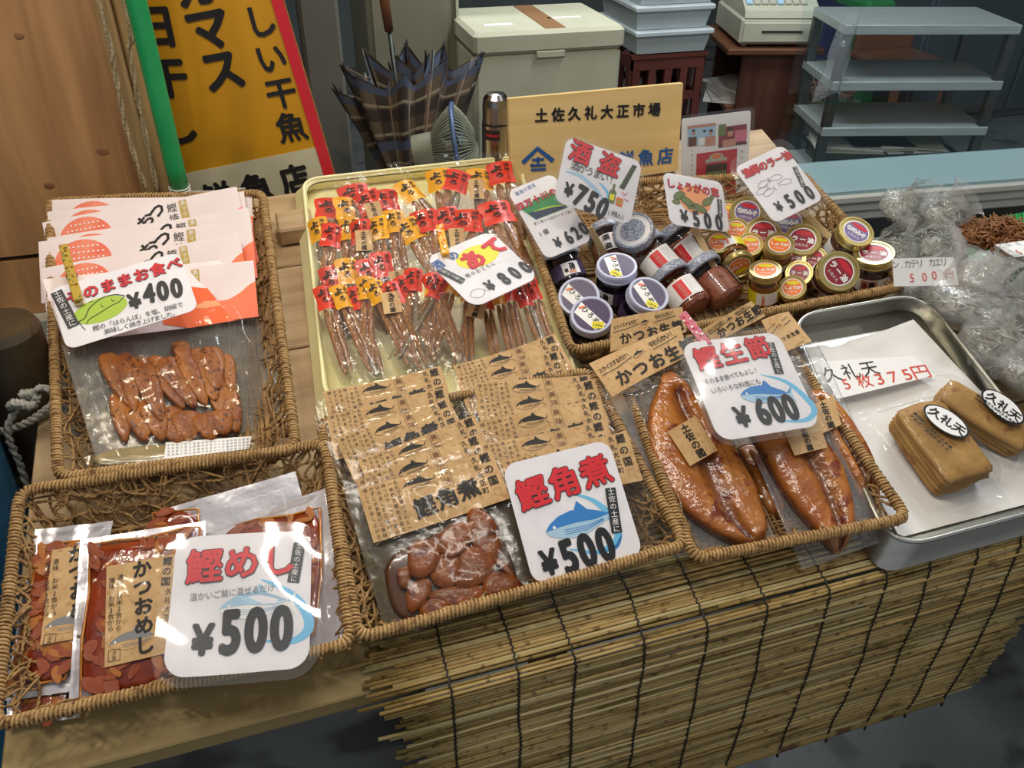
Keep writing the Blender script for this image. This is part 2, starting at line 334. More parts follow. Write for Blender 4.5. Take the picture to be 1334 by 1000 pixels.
pm('reed', hx('a2854c'), hx('c8aa6c'), scale=14, rough=.5, stretch=(.25, 1, 1), c3=hx('6e5228'), s3=24)
pm('reedpale', hx('b8a468'), hx('d2c08e'), scale=14, rough=.45, stretch=(.25, 1, 1))
pm('reeddark', hx('806a38'), hx('9c8248'), scale=14, rough=.5, stretch=(.25, 1, 1), c3=hx('5a3c1c'), s3=20)
pm('bluebucket', hx('1f5f86'), rough=.35)
film('clearfilm', gloss=.014, rough=.10, bump=.35, bscale=24, edge=.34)
film('packfilm', gloss=.014, rough=.11, bump=.35, bscale=26, haze=.008, edge=.32)
film('backfilm', gloss=.03, rough=.2, bump=.4, bscale=22, haze=.42, hazecol=(.28, .28, .26), edge=.3)
film('oilback', gloss=.04, rough=.15, bump=.4, bscale=22, haze=.62, hazecol=(.10, .075, .03), edge=.35)
film('snackfilm', gloss=.024, rough=.09, bump=.6, bscale=36, haze=.02, edge=.45)
film('hazefilm', gloss=.05, rough=.15, bump=.5, bscale=30, haze=.14, edge=.5)
film('crinkle', gloss=.05, rough=.12, bump=1.0, bscale=60, haze=.22, hazecol=(.86, .87, .86), edge=.42)
film('laminate', gloss=.04, rough=.06, bump=.12, bscale=12, haze=.05, edge=.5)
film('glass', gloss=.05, rough=.03, bump=0, edge=.7)
film('showcaseglass', tint=(.93, .97, .98), gloss=.015, rough=.02, bump=0, edge=.3)
# fillet: golden in the middle, dark red-brown towards rim and tail (attribute = distance from the rim)
def filletm():
    m = pm('fillet', hx('a4581a'), hx('c07a30'), scale=26, rough=.25, coat=.7, bump=.7, bscale=85, c3=hx('7e3410'), s3=42)
    nt = m.node_tree; N = nt.nodes; L = nt.links; b = N['Principled BSDF']; a = N.new('ShaderNodeAttribute'); a.attribute_name = 'rim'
    mx = N.new('ShaderNodeMix'); mx.data_type = 'RGBA'; src = b.inputs['Base Color'].links[0].from_socket
    L.new(a.outputs['Fac'], mx.inputs[0]); L.new(src, mx.inputs[6]); mx.inputs[7].default_value = (*hx('48160e'), 1); L.new(mx.outputs[2], b.inputs['Base Color'])
filletm()
def plaidm():
    m = bpy.data.materials.new('plaid'); m.use_nodes = True; nt = m.node_tree; N = nt.nodes; L = nt.links; b = N['Principled BSDF']; b.inputs['Roughness'].default_value = .7
    at = N.new('ShaderNodeAttribute'); at.attribute_name = 'cloth'; sp = N.new('ShaderNodeSeparateXYZ'); L.new(at.outputs['Vector'], sp.inputs[0]); last = None
    base = N.new('ShaderNodeRGB'); base.outputs[0].default_value = (*hx('80705c'), 1); last = base.outputs[0]
    for ax, fr, wd, col in ((0, 5, .45, '24222c'), (1, 4, .42, '26242e'), (0, 5, .1, 'd8c8b0'), (1, 4, .1, 'd4c4ac'), (0, 10, .12, '6c4440'), (1, 2, .16, '6a7c9c')):
        mt = N.new('ShaderNodeMath'); mt.operation = 'MULTIPLY_ADD'; L.new(sp.outputs[ax], mt.inputs[0]); mt.inputs[1].default_value = fr; mt.inputs[2].default_value = .5 if wd == .1 else 0
        fc = N.new('ShaderNodeMath'); fc.operation = 'FRACT'; L.new(mt.outputs[0], fc.inputs[0])
        lt = N.new('ShaderNodeMath'); lt.operation = 'LESS_THAN'; L.new(fc.outputs[0], lt.inputs[0]); lt.inputs[1].default_value = wd
        ml = N.new('ShaderNodeMath'); ml.operation = 'MULTIPLY'; L.new(lt.outputs[0], ml.inputs[0]); ml.inputs[1].default_value = .62
        mx = N.new('ShaderNodeMix'); mx.data_type = 'RGBA'; L.new(ml.outputs[0], mx.inputs[0]); L.new(last, mx.inputs[6]); mx.inputs[7].default_value = (*hx(col), 1); last = mx.outputs[2]
    L.new(last, b.inputs['Base Color']); MATS['plaid'] = m
plaidm()
# ---------------------------------------------------------------- the setting
def sbox(name, c, d, m): mb = MB(); mb.box((0, 0, 0), d, m); return struct(mb.build(name, None, MX.Translation(c)))
sbox('floor', (1.3, 2.5, -.05), (7.6, 7.4, .1), 'concrete')
sbox('wall_back', (1.3, 6.15, 1.6), (7.6, .1, 3.3), 'wallback')
sbox('wall_left', (-2.45, 2.5, 1.6), (.1, 7.2, 3.3), 'wallgrey')
sbox('wall_right', (5.05, 2.5, 1.6), (.1, 7.2, 3.3), 'wallback')
sbox('ceiling', (1.3, 3.4, 3.2), (7.4, 5.4, .1), 'ceilingmat')
def frame(P1, P2, up=V((0, 0, 1))):          # origin P1, x towards P2, z up, y away
    ex = (P2 - P1); ex = (ex - up * ex.dot(up)).normalized(); ey = up.cross(ex)
    return MX.Translation(P1) @ MX((ex, ey, up)).transposed().to_4x4(), (P2 - P1).length
def upplane(P1, P2, tilt=0):                 # upright plane through two points, leaning back by tilt
    ex = (P2 - P1).normalized(); ey = V((0, 0, 1)); ey = (ey - ex * ey.dot(ex)).normalized(); n = ex.cross(ey); ey = ey * math.cos(tilt) - n * math.sin(tilt); return Pl(P1, ex, ey)
# plywood partition with its post, on the left
pa = GY(-330, 330, 1.42); pb = GY(186, 251, 1.42); p = Pl(GY(186, 251, 1.42), V((1, 0, 0)), V((0, 0, 1)))
t = thing('plywood_partition', 'knotty orange-brown plywood partition rising at the left behind the baskets', 'partition', MX.Translation(V((pb.x, 1.42, 0))))
mb = MB(); zb = GY(20, 335, 1.42).z; mb.box((-.55, .012, (zb + 2.5) / 2 + .002), (1.1, .024, 2.5 - zb), 'plywood'); mb.build('upper_panel', t)
zl = GY(20, 412, 1.42).z; mb = MB(); mb.box((-.55, .014, (zb + zl) / 2 - .003), (1.1, .024, zb - zl - .008), 'plywood'); mb.build('lower_panel', t)
mb = MB(); mb.box((-.55, .02, (zb + zl) / 2), (1.09, .01, (zb - zl)), 'black'); mb.build('joint', t)
mb = MB(); mb.box((-.55, .05, zl - .03), (1.1, .16, .06), 'greycream'); mb.build('concrete_sill', t)
mb = MB(); mb.box((-.55, .06, (zl - .06) / 2), (1.1, .06, zl - .06), 'wallgrey'); mb.build('base_panel', t)
for kx, ky, r in ((25, 47, .0045), (134, 197, .006), (64, 242, .005), (-60, 120, .006)):
    q = p.l((kx, ky)); mb = MB(); M = MX.Translation(p.M @ V((q.x, q.y, 0)) - V((pb.x, 1.42, 0))) @ MX.Rotation(math.pi / 2, 4, 'X')
    mb.lathe([(r * 1.3, -.0005), (r, .0006), (r * .5, .001), (0, .0012)], 'knot', 14, M=M @ MX.Scale(1.35, 4, V((1, 0, 0)))); mb.build('knot', t)
t = thing('wooden_post', 'pale square wooden post at the right edge of the plywood partition', 'post', MX.Translation(V((pb.x + .0245, 1.43, 0))))
mb = MB(); mb.bbox((-.0125, 0, 1.25), (.022, .06, 2.5), 'postwood'); mb.build('front_stud', t)
mb = MB(); mb.bbox((.012, .012, 1.25), (.024, .05, 2.5), 'postwood'); mb.build('rear_stud', t)
def twist(mb, pts, r, m, turns=40, n=5):     # two-strand rope
    pts = crom(pts, 10); N = len(pts)
    for s in (0, 1):
        q = []
        for i, P in enumerate(pts):
            T = (pts[min(i + 1, N - 1)] - pts[max(i - 1, 0)]).normalized(); a = T.orthogonal().normalized(); b = T.cross(a); f = i / N * turns * 2 * math.pi + s * math.pi
            q.append(P + (a * math.cos(f) + b * math.sin(f)) * r * .5)
        mb.tube(q, r * .62, m, n)
for pts, lab in ((((128, 0), (150, 95), (165, 170), (190, 246)), 'thin braided cord hanging on the wooden post, the left of its two cords'), (((160, 0), (168, 60), (180, 130), (205, 250)), 'thin braided cord hanging on the wooden post, nearest the green tube')):
    mb = MB(); q = [GY(x, y, 1.385) for x, y in pts]; q[0] = q[0] + V((-.01, 0, .5)); q[1:1] = [GY(*pts[0], 1.385)]; O = q[-1]; twist(mb, [a - O for a in q], .0042, 'ropetan', 46)
    tag(mb.build('hanging_cord', None, MX.Translation(O)), lab, 'cord')
# green tube
a, b = GY(163, -60, 1.33), GY(238, 262, 1.37); mb = MB(); d = b - a; q = [a - b + V((-.06, 0, .35)), a - b] + [(a - b) * (1 - k / 6) for k in range(1, 7)]; mb.tube(q, .0145, 'greentube', 16); mb.tube([V((0, 0, 0)), d.normalized() * .1], .0147, 'greentube', 16)
t = thing('green_pole', 'bright green plastic-coated pole leaning in front of the yellow sign', 'pole', MX.Translation(b)); mb.build('tube', t)
mb = MB(); dd = d.normalized(); e1 = dd.orthogonal().normalized(); e2 = dd.cross(e1)
for k in range(3): mb.tube([(-dd * (.018 + .004 * k)) + (e1 * math.cos(x) + e2 * math.sin(x)) * .0155 for x in [i * math.pi / 8 for i in range(16)]], .0013, 'whitepaper', 5, closed=True)
mb.tube([V((.012, -.012, .02)), V((.05, -.01, .016)), V((.10, 0, .012))], .001, 'whitepaper', 5); mb.build('string_tie', t)
# yellow shop sign
P1 = GY(205, 306, 1.50); P2 = GY(444, 258, 1.44); ex = (P2 - P1).normalized(); sp = upplane(P2, P2 + ex, math.radians(4)); t = thing('shop_sign', 'yellow painted fish shop sign with a red frame and white foot strip', 'sign', sp.M)
L_ = lambda x, y: sp.l((x, y)); c = L_(444, 258); W = .66; Hs = .85; mb = MB()
mb.box((-W / 2, Hs / 2, -.008), (W, Hs, .014), 'signyellow'); mb.build('sign_board', t)
mb = MB(); s0 = L_(430, 188).y; mb.box((-W / 2, (s0) / 2, -.0005), (W - .01, s0, .003), 'signwhite'); mb.build('foot_strip', t)
mb = MB(); fw = .017; mb.box((-fw / 2, Hs / 2, -.003), (fw, Hs, .014), 'framered'); mb.box((-W / 2, fw * .3, -.003), (W, fw * .6, .014), 'framered'); mb.box((-W / 2, Hs - fw / 2, -.003), (W, fw, .014), 'framered'); mb.box((fw / 2 - W, Hs / 2, -.003), (fw, Hs, .014), 'framered'); mb.build('frame', t)
mb = MB()
def srow(t_, a, b, sz, bold, vert=False, z=.0012, m='black', sx=1): mb.row(t_, L_(*a), L_(*b), sz, m, z, bold, sx, vert)
srow('いしい干魚', (324, -22), (379, 166), .052, .035, True); srow('お', (313, -58), (313, -58), .052, .035)
srow('カマス', (252, -20), (289, 92), .072, .05, True); srow('日干し', (203, 35), (232, 165), .066, .05, True, sx=1.0)
mb.build('lettering', t); mb = MB(); srow('正鮮魚店', (235, 268), (384, 233), .052, .06, z=.003); mb.build('foot_lettering', t)
# ---------------------------------------------------------------- back of the shop
def at(mb, name, par, M=None): return mb.build(name, par, M)
def vb(px, py, Y): return GY(px, py, Y)
# grey post, locker
x0, x1 = vb(402, 120, 2.75).x, vb(452, 120, 2.75).x; mb = MB(); mb.bbox((0, 0, 1.55), (x1 - x0, .14, 3.1), 'wallgrey', .01); tag(mb.build('grey_column', None, MX.Translation(((x0 + x1) / 2, 2.82, 0))), 'plain grey column right behind the yellow sign', 'column')
x0, x1 = vb(484, 100, 3.0).x, vb(600, 100, 3.0).x; t = thing('steel_locker', 'dull beige steel locker standing behind the plaid umbrellas', 'locker', MX.Translation(((x0 + x1) / 2, 3.0, 0))); w = x1 - x0
mb = MB(); mb.bbox((0, .25, 1.0), (w, .5, 2.0), 'locker', .006); mb.build('body', t); mb = MB(); mb.bbox((-.012, -.006, 1.02), (w - .06, .012, 1.88), 'locker', .003); mb.build('door', t)
mb = MB(); mb.box((w / 2 - .008, -.006, 1.0), (.010, .014, 2.0), 'register'); mb.build('edge_strip', t)
# umbrellas
def umbrella(top, bot, rad, lab, handle, seed):
    O = bot; ax = (top - bot); Lg = ax.length; z = ax.normalized(); x = z.orthogonal().normalized(); M = MX.Translation(O) @ MX((x, z.cross(x), z)).transposed().to_4x4()
    t = thing('plaid_umbrella', lab, 'umbrella', M, None); mb = MB(); rr_ = random.Random(seed); nr = 7; na = 98; nt_ = 16; vs = []; uv = []
    amp = [rr_.uniform(.75, 1.15) for _ in range(nr)]
    for j in range(nt_ + 1):
        for i in range(na):
            a = 2 * math.pi * i / na; s = a / (2 * math.pi) * nr; k = int(s) % nr; f = s - int(s); A = amp[k] * (1 - f) + amp[(k + 1) % nr] * f; u = j / nt_
            sag = abs(math.sin(math.pi * s)); r = (.012 + rad * u ** .75 * A) * (1 - .42 * sag * (.4 + .6 * u)); zz = Lg * (u * (1 - .13 * sag * u ** 3 - .06 * (1.1 - A)))
            vs.append((r * math.cos(a + .9 * u * .4), r * math.sin(a + .9 * u * .4), zz)); uv.append((s / 3.2, u * 1.1 + .03 * math.sin(s), 0))
    mb.add(vs, [(j * na + i, j * na + (i + 1) % na, (j + 1) * na + (i + 1) % na, (j + 1) * na + i) for j in range(nt_) for i in range(na)], 'plaid', True)
    o = mb.build('canopy', t); at_ = o.data.attributes.new('cloth', 'FLOAT_VECTOR', 'POINT'); at_.data.foreach_set('vector', [c for q in uv for c in q])
    for k in range(nr):
        a = 2 * math.pi * k / nr + .36; mb = MB(); mb.tube([(.012 * math.cos(a - .3), .012 * math.sin(a - .3), .02), (rad * amp[k] * math.cos(a), rad * amp[k] * math.sin(a), Lg * .97), (rad * amp[k] * 1.01 * math.cos(a), rad * amp[k] * 1.01 * math.sin(a), Lg * 1.0)], .0025, 'blackplastic', 4); mb.build('rib', t)
    mb = MB(); mb.tube([(0, 0, -.05), (0, 0, Lg * (1.18 if handle == 'desktop' else 1.0))], .005, 'steeldark', 8); mb.build('shaft', t)
    if handle != 'desktop': return
    mb = MB(); mb.tube([(0, 0, Lg * 1.16), (0, 0, Lg * 1.3), (0, 0, Lg * 1.62)], [.011, .013, .012], handle, 10); mb.build('handle', t)
U0 = 2.35
umbrella(vb(474, 95, U0), vb(540, 268, U0 - .02), .10, 'dark plaid umbrella leaning furthest left of the three', 'blackplastic', 3)
umbrella(vb(512, 75, U0 - .14), vb(540, 265, U0 - .12), .12, 'brown plaid umbrella with a wooden handle, in front of the other two', 'desktop', 5)
umbrella(vb(565, 65, U0), vb(548, 265, U0), .135, 'plaid umbrella flaring blue-grey at its top, nearest the white foam box', 'blackplastic', 9)
q = vb(543, 262, U0 - .03); t = thing('umbrella_bin', 'dark round bin holding the plaid umbrellas', 'bin', MX.Translation((q.x, q.y, 0))); mb = MB(); mb.lathe([(.10, 0), (.13, q.z - .02), (.135, q.z - .02), (.135, q.z), (.125, q.z), (.095, .02), (0, .02)], 'blackplastic', 24); mb.build('body', t)
# desk fan seen edge on
q = vb(597, 192, 2.05); t = thing('electric_fan', 'grey desk fan with a blue cage rim, seen from its side', 'fan', MX.Translation(q)); Rf = .108; mb = MB(); ang = math.radians(-14); RZ = MX.Rotation(ang, 4, 'Z') @ MX.Rotation(math.radians(-8), 4, 'Y')
mb = MB(); mb.tube([RZ @ V((0, Rf * math.cos(a), Rf * math.sin(a))) for a in [2 * math.pi * i / 40 for i in range(40)]], .006, 'bluemetal', 6, closed=True); mb.build('rim', t)
for sd, dp in ((1, .05), (-1, .075)):
    mb = MB()
    for i in range(64):
        a = 2 * math.pi * i / 64; mb.tube([RZ @ V((sd * dp * (1 - u ** 2.2), Rf * u * math.cos(a), Rf * u * math.sin(a))) for u in (.12, .4, .65, .85, 1)], .0020, 'fangrey', 4)
    mb.build('wire_cage', t)
mb = MB(); mb.lathe([(0, -.12), (.045, -.115), (.05, -.05), (.02, -.03), (.02, .03), (0, .035)], 'fangrey', 20, M=RZ @ MX.Rotation(math.pi / 2, 4, 'Y')); mb.build('motor', t)
for k in range(3):
    mb = MB(); a = 2 * math.pi * k / 3; mb.grid(lambda u, v: RZ @ V(((v - .5) * .03, (.02 + u * .085) * math.cos(a + (v - .5) * (.5 + .9 * u)), (.02 + u * .085) * math.sin(a + (v - .5) * (.5 + .9 * u)))), 6, 5, 'paleblue'); mb.build('blade', t)
mb = MB(); mb.tube([RZ @ V((-.06, 0, -.02)), V((-.05, 0, -.2)), V((-.05, 0, -q.z + .02))], .016, 'fangrey', 10); mb.build('stand', t); mb = MB(); mb.lathe([(0, 0), (.15, 0), (.15, .015), (.03, .03), (0, .03)], 'fangrey', 24, M=MX.Translation((-.05, 0, -q.z))); mb.build('base', t)
# foam box
Y = 2.72; xl, xr = vb(617, 100, Y).x, vb(809, 100, Y).x; zt = vb(715, 38, Y).z; zd = vb(715, 68, Y).z; w = xr - xl
t = thing('foam_box', 'large off-white foam fish box with a taped lid behind the wooden signboard', 'box', MX.Translation(((xl + xr) / 2, Y, 0))); mb = MB(); hb = .62; mb.bbox((0, .20, zd - hb / 2), (w - .01, .40, hb), 'styrofoam', .012); mb.build('body', t)
mb = MB(); mb.bbox((0, .20, (zd + zt) / 2), (w, .42, zt - zd), 'styrofoam', .012); mb.bbox((0, -.005, zd - .004), (.10, .012, .022), 'styrofoam', .004); mb.build('lid', t)
mb = MB(); mb.box((.02, .2, zt + .001), (.07, .38, .002), 'tape'); mb.build('brown_tape', t); mb = MB(); mb.box((-.15, .1, zt + .001), (.1, .03, .002), 'white'); mb.build('white_tape', t); mb = MB(); mb.box((.1, .16, zt + .001), (.12, .02, .002), 'white'); mb.build('white_tape', t)
zz = zd - hb - .002; t2 = thing('foam_box', 'lower foam fish box carrying the large taped foam box', 'box', MX.Translation(((xl + xr) / 2, Y, 0))); mb = MB(); mb.bbox((0, .2, zz / 2), (w - .02, .4, zz), 'styrodirty', .012); mb.build('body', t2)
# crate with foam trays
Y = 3.1; xl, xr = vb(822, 110, Y).x, vb(912, 110, Y).x; z1 = vb(865, 72, Y).z; w = xr - xl; cx = (xl + xr) / 2
def crate(z1, z0, lab):
    h = z1 - z0; t = thing('bottle_crate', lab, 'crate', MX.Translation((cx, Y, z0))); mb = MB(); dp = .34
    for fy in (0, dp):
        mb.box((0, fy, h - .025), (w, .02, .05), 'crate'); mb.box((0, fy, .03), (w, .02, .06), 'crate'); mb.box((0, fy, h * .52), (w, .016, .03), 'crate')
        for k in range(5): mb.box((-w / 2 + .015 + k * (w - .03) / 4, fy, h / 2), (.03, .018, h), 'crate')
    for fx in (-w / 2, w / 2):
        mb.box((fx, dp / 2, h - .025), (.02, dp, .05), 'crate'); mb.box((fx, dp / 2, .03), (.02, dp, .06), 'crate'); mb.box((fx, dp / 2, h * .5), (.018, dp, .03), 'crate')
        for k in range(4): mb.box((fx, .02 + k * (dp - .04) / 3, h / 2), (.018, .04, h), 'crate')
    mb.build('frame', t); mb = MB(); mb.box((0, dp / 2, .01), (w - .02, dp - .02, .02), 'crate'); mb.build('bottom', t); mb = MB(); mb.box((0, 0, h + .0), (w + .02, .03, .014), 'crate'); mb.build('rim', t); mb = MB(); mb.box((0, dp, h), (w + .02, .03, .014), 'crate'); mb.build('rim', t)
crate(z1, z1 - .33, 'dark brown plastic bottle crate under the white foam trays'); crate(z1 - .338, z1 - .338 - .33, 'dark brown plastic bottle crate second from the top of its stack')
t = thing('foam_box', 'foam box under the brown bottle crates', 'box', MX.Translation((cx, Y + .17, 0))); mb = MB(); mb.bbox((0, 0, (z1 - .68) / 2), (w, .34, z1 - .68), 'traywhite', .01); mb.build('body', t)
zc = z1 + .012; names = ['lowest white foam tray on the brown crate', 'second white foam tray above the brown crate', 'third white foam tray above the brown crate', 'white foam tray at the top of the stack on the brown crate']
for k in range(4):
    hh = .088; t = thing('foam_tray', names[k], 'tray', MX.Translation((cx + .004 * (-1) ** k - .005, Y + .16, zc)), 'white foam trays on the crate'); mb = MB(); mb.hexa([(-w * .47, -.17, 0), (w * .47, -.17, 0), (w * .47, .17, 0), (-w * .47, .17, 0), (-w * .52, -.19, hh - .003), (w * .52, -.19, hh - .003), (w * .52, .19, hh - .003), (-w * .52, .19, hh - .003)], 'traywhite'); mb.build('shell', t)
    mb = MB(); mb.bbox((0, 0, hh - .012), (w * 1.08, .4, .02), 'traywhite', .005); mb.build('rim', t); zc += hh
# desk, register
P1 = vb(957, 62, 3.2); P2 = GZ(1068, 62, P1.z); dM, dw = frame(P1, P2); dh = P1.z
def fr_l(M, px, py, z): I = M.inverted(); return I @ GZ(px, py, (M @ V((0, 0, z))).z)
t = thing('register_desk', 'dark brown wooden desk carrying the cash register, open shelf at its left', 'desk', dM @ MX.Translation((0, 0, -dh)))
mb = MB(); mb.bbox((dw / 2 - .01, .2, dh - .012), (dw + .05, .46, .024), 'desktop', .004); mb.build('desk_top', t)
mb = MB(); mb.bbox((dw / 2 + .02, .02, (dh - .026) / 2), (dw - .05, .02, dh - .026), 'deskwood', .002); mb.build('front_panel', t)
mb = MB(); mb.box((dw / 2 + .01, .40, (dh - .026) / 2), (dw - .05, .02, dh - .026), 'deskwood'); mb.build('back_panel', t); mb = MB(); mb.box((dw - .01, .21, (dh - .026) / 2), (.02, .36, dh - .026), 'deskwood'); mb.build('side_panel', t)
for z in (dh - .26, dh - .55): mb = MB(); mb.box((dw / 2 - .01, .21, z), (dw - .04, .36, .02), 'desktop'); mb.build('shelf', t)
for k in range(5):
    mb = MB(); mb.bbox((0, 0, 0), (.2, .26, .008), 'whitepaper' if k % 2 else 'paper', .001); tag(mb.build('paper_bundle', None, dM @ MX.Translation((.06 + .012 * k, .2 + .01 * k, -.246 + .009 * k)) @ MX.Rotation(.2 * k - .3, 4, 'Z')), ['lowest', 'second lowest', 'middle', 'second highest', 'topmost'][k] + ' folded paper on the shelf inside the register desk', 'papers', 'papers inside the desk')
rM = dM @ MX.Translation((dw / 2 + .005, .0, 0)); t = thing('cash_register', 'cream electronic cash register with a drawer, on the dark desk', 'cash register', rM); w = dw * .95
mb = MB(); mb.bbox((0, .20, .062), (w, .40, .10), 'register', .008); mb.build('drawer_case', t); mb = MB(); mb.bbox((0, -.004, .060), (w - .02, .012, .075), 'register', .003); mb.build('drawer_front', t)
mb = MB(); mb.box((-.0, -.012, .064), (w * .5, .004, .006), 'black'); mb.build('slot', t); mb = MB(); mb.lathe([(.011, 0), (.010, .006), (0, .006)], 'steeldark', 16, M=MX.Translation((w * .4, -.008, .058)) @ MX.Rotation(math.pi / 2, 4, 'X')); mb.build('lock', t)
for x in (-.4, .4): mb = MB(); mb.lathe([(.012, 0), (.014, .012), (0, .012)], 'greycream', 10, M=MX.Translation((x * w, .04, 0))); mb.build('foot', t)
mb = MB(); x = w * .47; mb.hexa([(-x, .0, .113), (x * .95, .0, .113), (x * .95, .36, .113), (-x, .36, .113), (-x, .01, .14), (x * .93, .01, .14), (x * .9, .36, .30), (-x * .97, .36, .30)], 'register'); mb.build('keyboard_housing', t)
sl = math.atan2(.16, .35); KM = MX.Translation((0, .01, .141)) @ MX.Rotation(sl, 4, 'X')
for i in range(8):
    for j in range(5): mb = MB(); mb.bbox((-x * .85 + i * x * .20, .05 + j * .045, .004), (x * .16, .034, .010), 'greycream' if (i + j) % 4 else 'paleblue', .002); mb.build('key', t, KM)
mb = MB(); mb.box((x * .35, .3, .002), (x * .9, .08, .004), 'grey'); mb.build('display', t, KM)
# steel shelf unit
P1 = vb(1101, 33, 2.75); P2 = GZ(1331, 33, P1.z); sM, sw = frame(P1, P2); zs = [0, (GY(1068, 108, P1.y).z - P1.z), (GY(1055, 168, P1.y).z - P1.z), -P1.z + .30]
t = thing('steel_shelf_unit', 'stainless steel shelf unit with three tiers behind the display case', 'shelf unit', sM)
for z in zs: mb = MB(); mb.bbox((sw / 2, .16, z - .014), (sw, .34, .034), 'steel', .003); mb.build('shelf', t)
for x in (.018, sw - .018):
    for y in (.012, .31): mb = MB(); mb.bbox((x, y, (-P1.z - .03) / 2), (.036, .03, P1.z - .03), 'steeldark', .002); mb.build('leg', t)
def onshelf(x, y, z, r=0): return sM @ MX.Translation((x, y, z)) @ MX.Rotation(r, 4, 'Z')
zl = zs[2] - .12; tb = thing('low_bench', 'low dark bench inside the steel shelf unit carrying papers', 'bench', sM @ MX.Translation((0, 0, zl))); mb = MB(); mb.bbox((sw / 2, .17, -.01), (sw - .09, .26, .02), 'steeldark', .002); mb.build('bench_top', tb)
for x in (.08, sw - .08): mb = MB(); mb.box((x, .17, (-.02 - (P1.z + zl)) / 2), (.03, .2, P1.z + zl - .02), 'steeldark'); mb.build('bench_leg', tb)
for k in range(9):
    mb = MB(); m = ['greycream', 'grey', 'whitepaper', 'paper'][k % 4]; mb.bbox((0, 0, 0), (.26, .2, .007), m, .001)
    tag(mb.build('paper_sheaf', None, onshelf(.17 + (k % 3) * .13 , .14 + .01 * (k % 2), zl + .005 + (k // 3) * .008 , rnd.uniform(-.25, .25))), ['bottom', 'middle', 'top'][k // 3] + ' sheaf of the ' + ['left', 'centre', 'right'][k % 3] + ' paper pile low inside the steel shelf', 'papers', 'papers at the foot of the steel shelf')
t = thing('plastic_bag', 'white plastic bag knotted round the top left corner of the steel shelf', 'plastic bag', onshelf(.0, -.02, -.06)); mb = MB()
mb.grid(lambda u, v: V(((.03 + .02 * v) * math.cos(6.28 * u) * (1 + .35 * nz(u * 6, v * 3, 1)) - .02 * v, .018 * math.sin(6.28 * u), .09 - .28 * v + .02 * math.sin(9 * u))), 24, 12, 'hazefilm'); mb.build('bag_film', t); mb = MB(); mb.lathe([(0, -.012), (.009, -.006), (.010, .006), (.005, .012), (0, .013)], 'hazefilm', 10); mb.build('knot', t)
mb = MB()
Pk = GY(1082, 128, 3.65); 
for k in range(26): a = 6.28 * k / 26; mb.tube([(.11 * math.cos(a), .08 * math.sin(a), 0), (.14 * math.cos(a + .12), .10 * math.sin(a + .12), .09)], .0025, 'wicker', 4)
for z, f in ((0, .79), (.03, .86), (.06, .93), (.09, 1)): mb.tube([(.14 * f * math.cos(a), .10 * f * math.sin(a), z) for a in [6.28 * i / 28 for i in range(28)]], .003, 'wicker', 5, closed=True)
t = thing('small_stand', 'plain wooden stand behind the steel shelf', 'stand', MX.Translation((Pk.x, Pk.y + .05, 0))); m2 = MB(); m2.bbox((0, .05, Pk.z / 2 - .005), (.30, .3, Pk.z - .01), 'wallback', .004); m2.build('body', t)
t = thing('wire_basket', 'small dark woven basket glimpsed behind the steel shelf', 'basket', MX.Translation(Pk)); mb.build('weave', t)
q = GY(1150, 60, 3.95); t = thing('wooden_chair', 'pale wooden chair back behind the upper steel shelf', 'chair', MX.Translation((q.x, q.y, 0))); mb = MB(); mb.bbox((0, 0, q.z), (.36, .03, .16), 'desktop', .01); mb.build('backrest', t)
for x in (-.15, .15):
    for y, h in ((0, q.z + .05), (-.36, .45)): mb = MB(); mb.bbox((x, y, h / 2), (.035, .035, h), 'desktop', .004); mb.build('leg', t)
mb = MB(); mb.bbox((0, -.18, .44), (.38, .4, .03), 'desktop', .01); mb.build('seat', t)
for px, py, m, lab in ((1075, 12, 'navy', 'dark blue plastic container above the register desk'), (1128, 2, 'green', 'green plastic container at the top edge beside the blue one')):
    q = GY(px, py, 4.2); t = thing('plastic_container', lab, 'container', MX.Translation((q.x, q.y, 0))); mb = MB(); mb.bbox((0, 0, q.z / 2 - .1), (.19, .3, q.z + .26), m, .02); mb.build('body', t)
# tall steel refrigerator on the right
q = GY(1195, 80, 4.0); t = thing('steel_refrigerator', 'tall blue-grey steel refrigerator filling the upper right background', 'refrigerator', MX.Translation((q.x, q.y, 0))); mb = MB(); mb.bbox((.7, .4, 1.1), (1.4, .8, 2.2), 'fridge', .01); mb.build('cabinet', t)
for k in range(2): mb = MB(); mb.bbox((.35 + .7 * k, -.01, 1.1), (.67, .02, 2.1), 'fridge', .006); mb.build('door', t)
# showcase edge in front of it
P1 = GY(1058, 253, 1.19); P2 = GZ(1334, 232, P1.z); cM, cw = frame(P1, P2); t = thing('display_counter', 'steel-edged display counter, pale blue reflection painted on its glass top, right of the poster', 'counter', cM); Lc = 1.3
mb = MB(); mb.box((Lc / 2, .075, -.006), (Lc, .15, .012), 'counterglass'); mb.build('glass_top', t)
mb = MB()
for k, (z, y, h) in enumerate(((-.014, -.006, .016), (-.032, -.001, .016), (-.050, .003, .018))): mb.bbox((Lc / 2, y + .01, z), (Lc, .024, h), 'rail', .004)
mb.build('edge_rail', t); mb = MB(); mb.box((Lc / 2, .08, -.059 - .32), (Lc - .03, .12, .64), 'steeldark'); mb.build('base_cabinet', t)
mb = MB(); mb.box((Lc / 2, .149, .0 + .25), (Lc, .005, .5), 'showcaseglass'); mb.build('upright_glass', t)
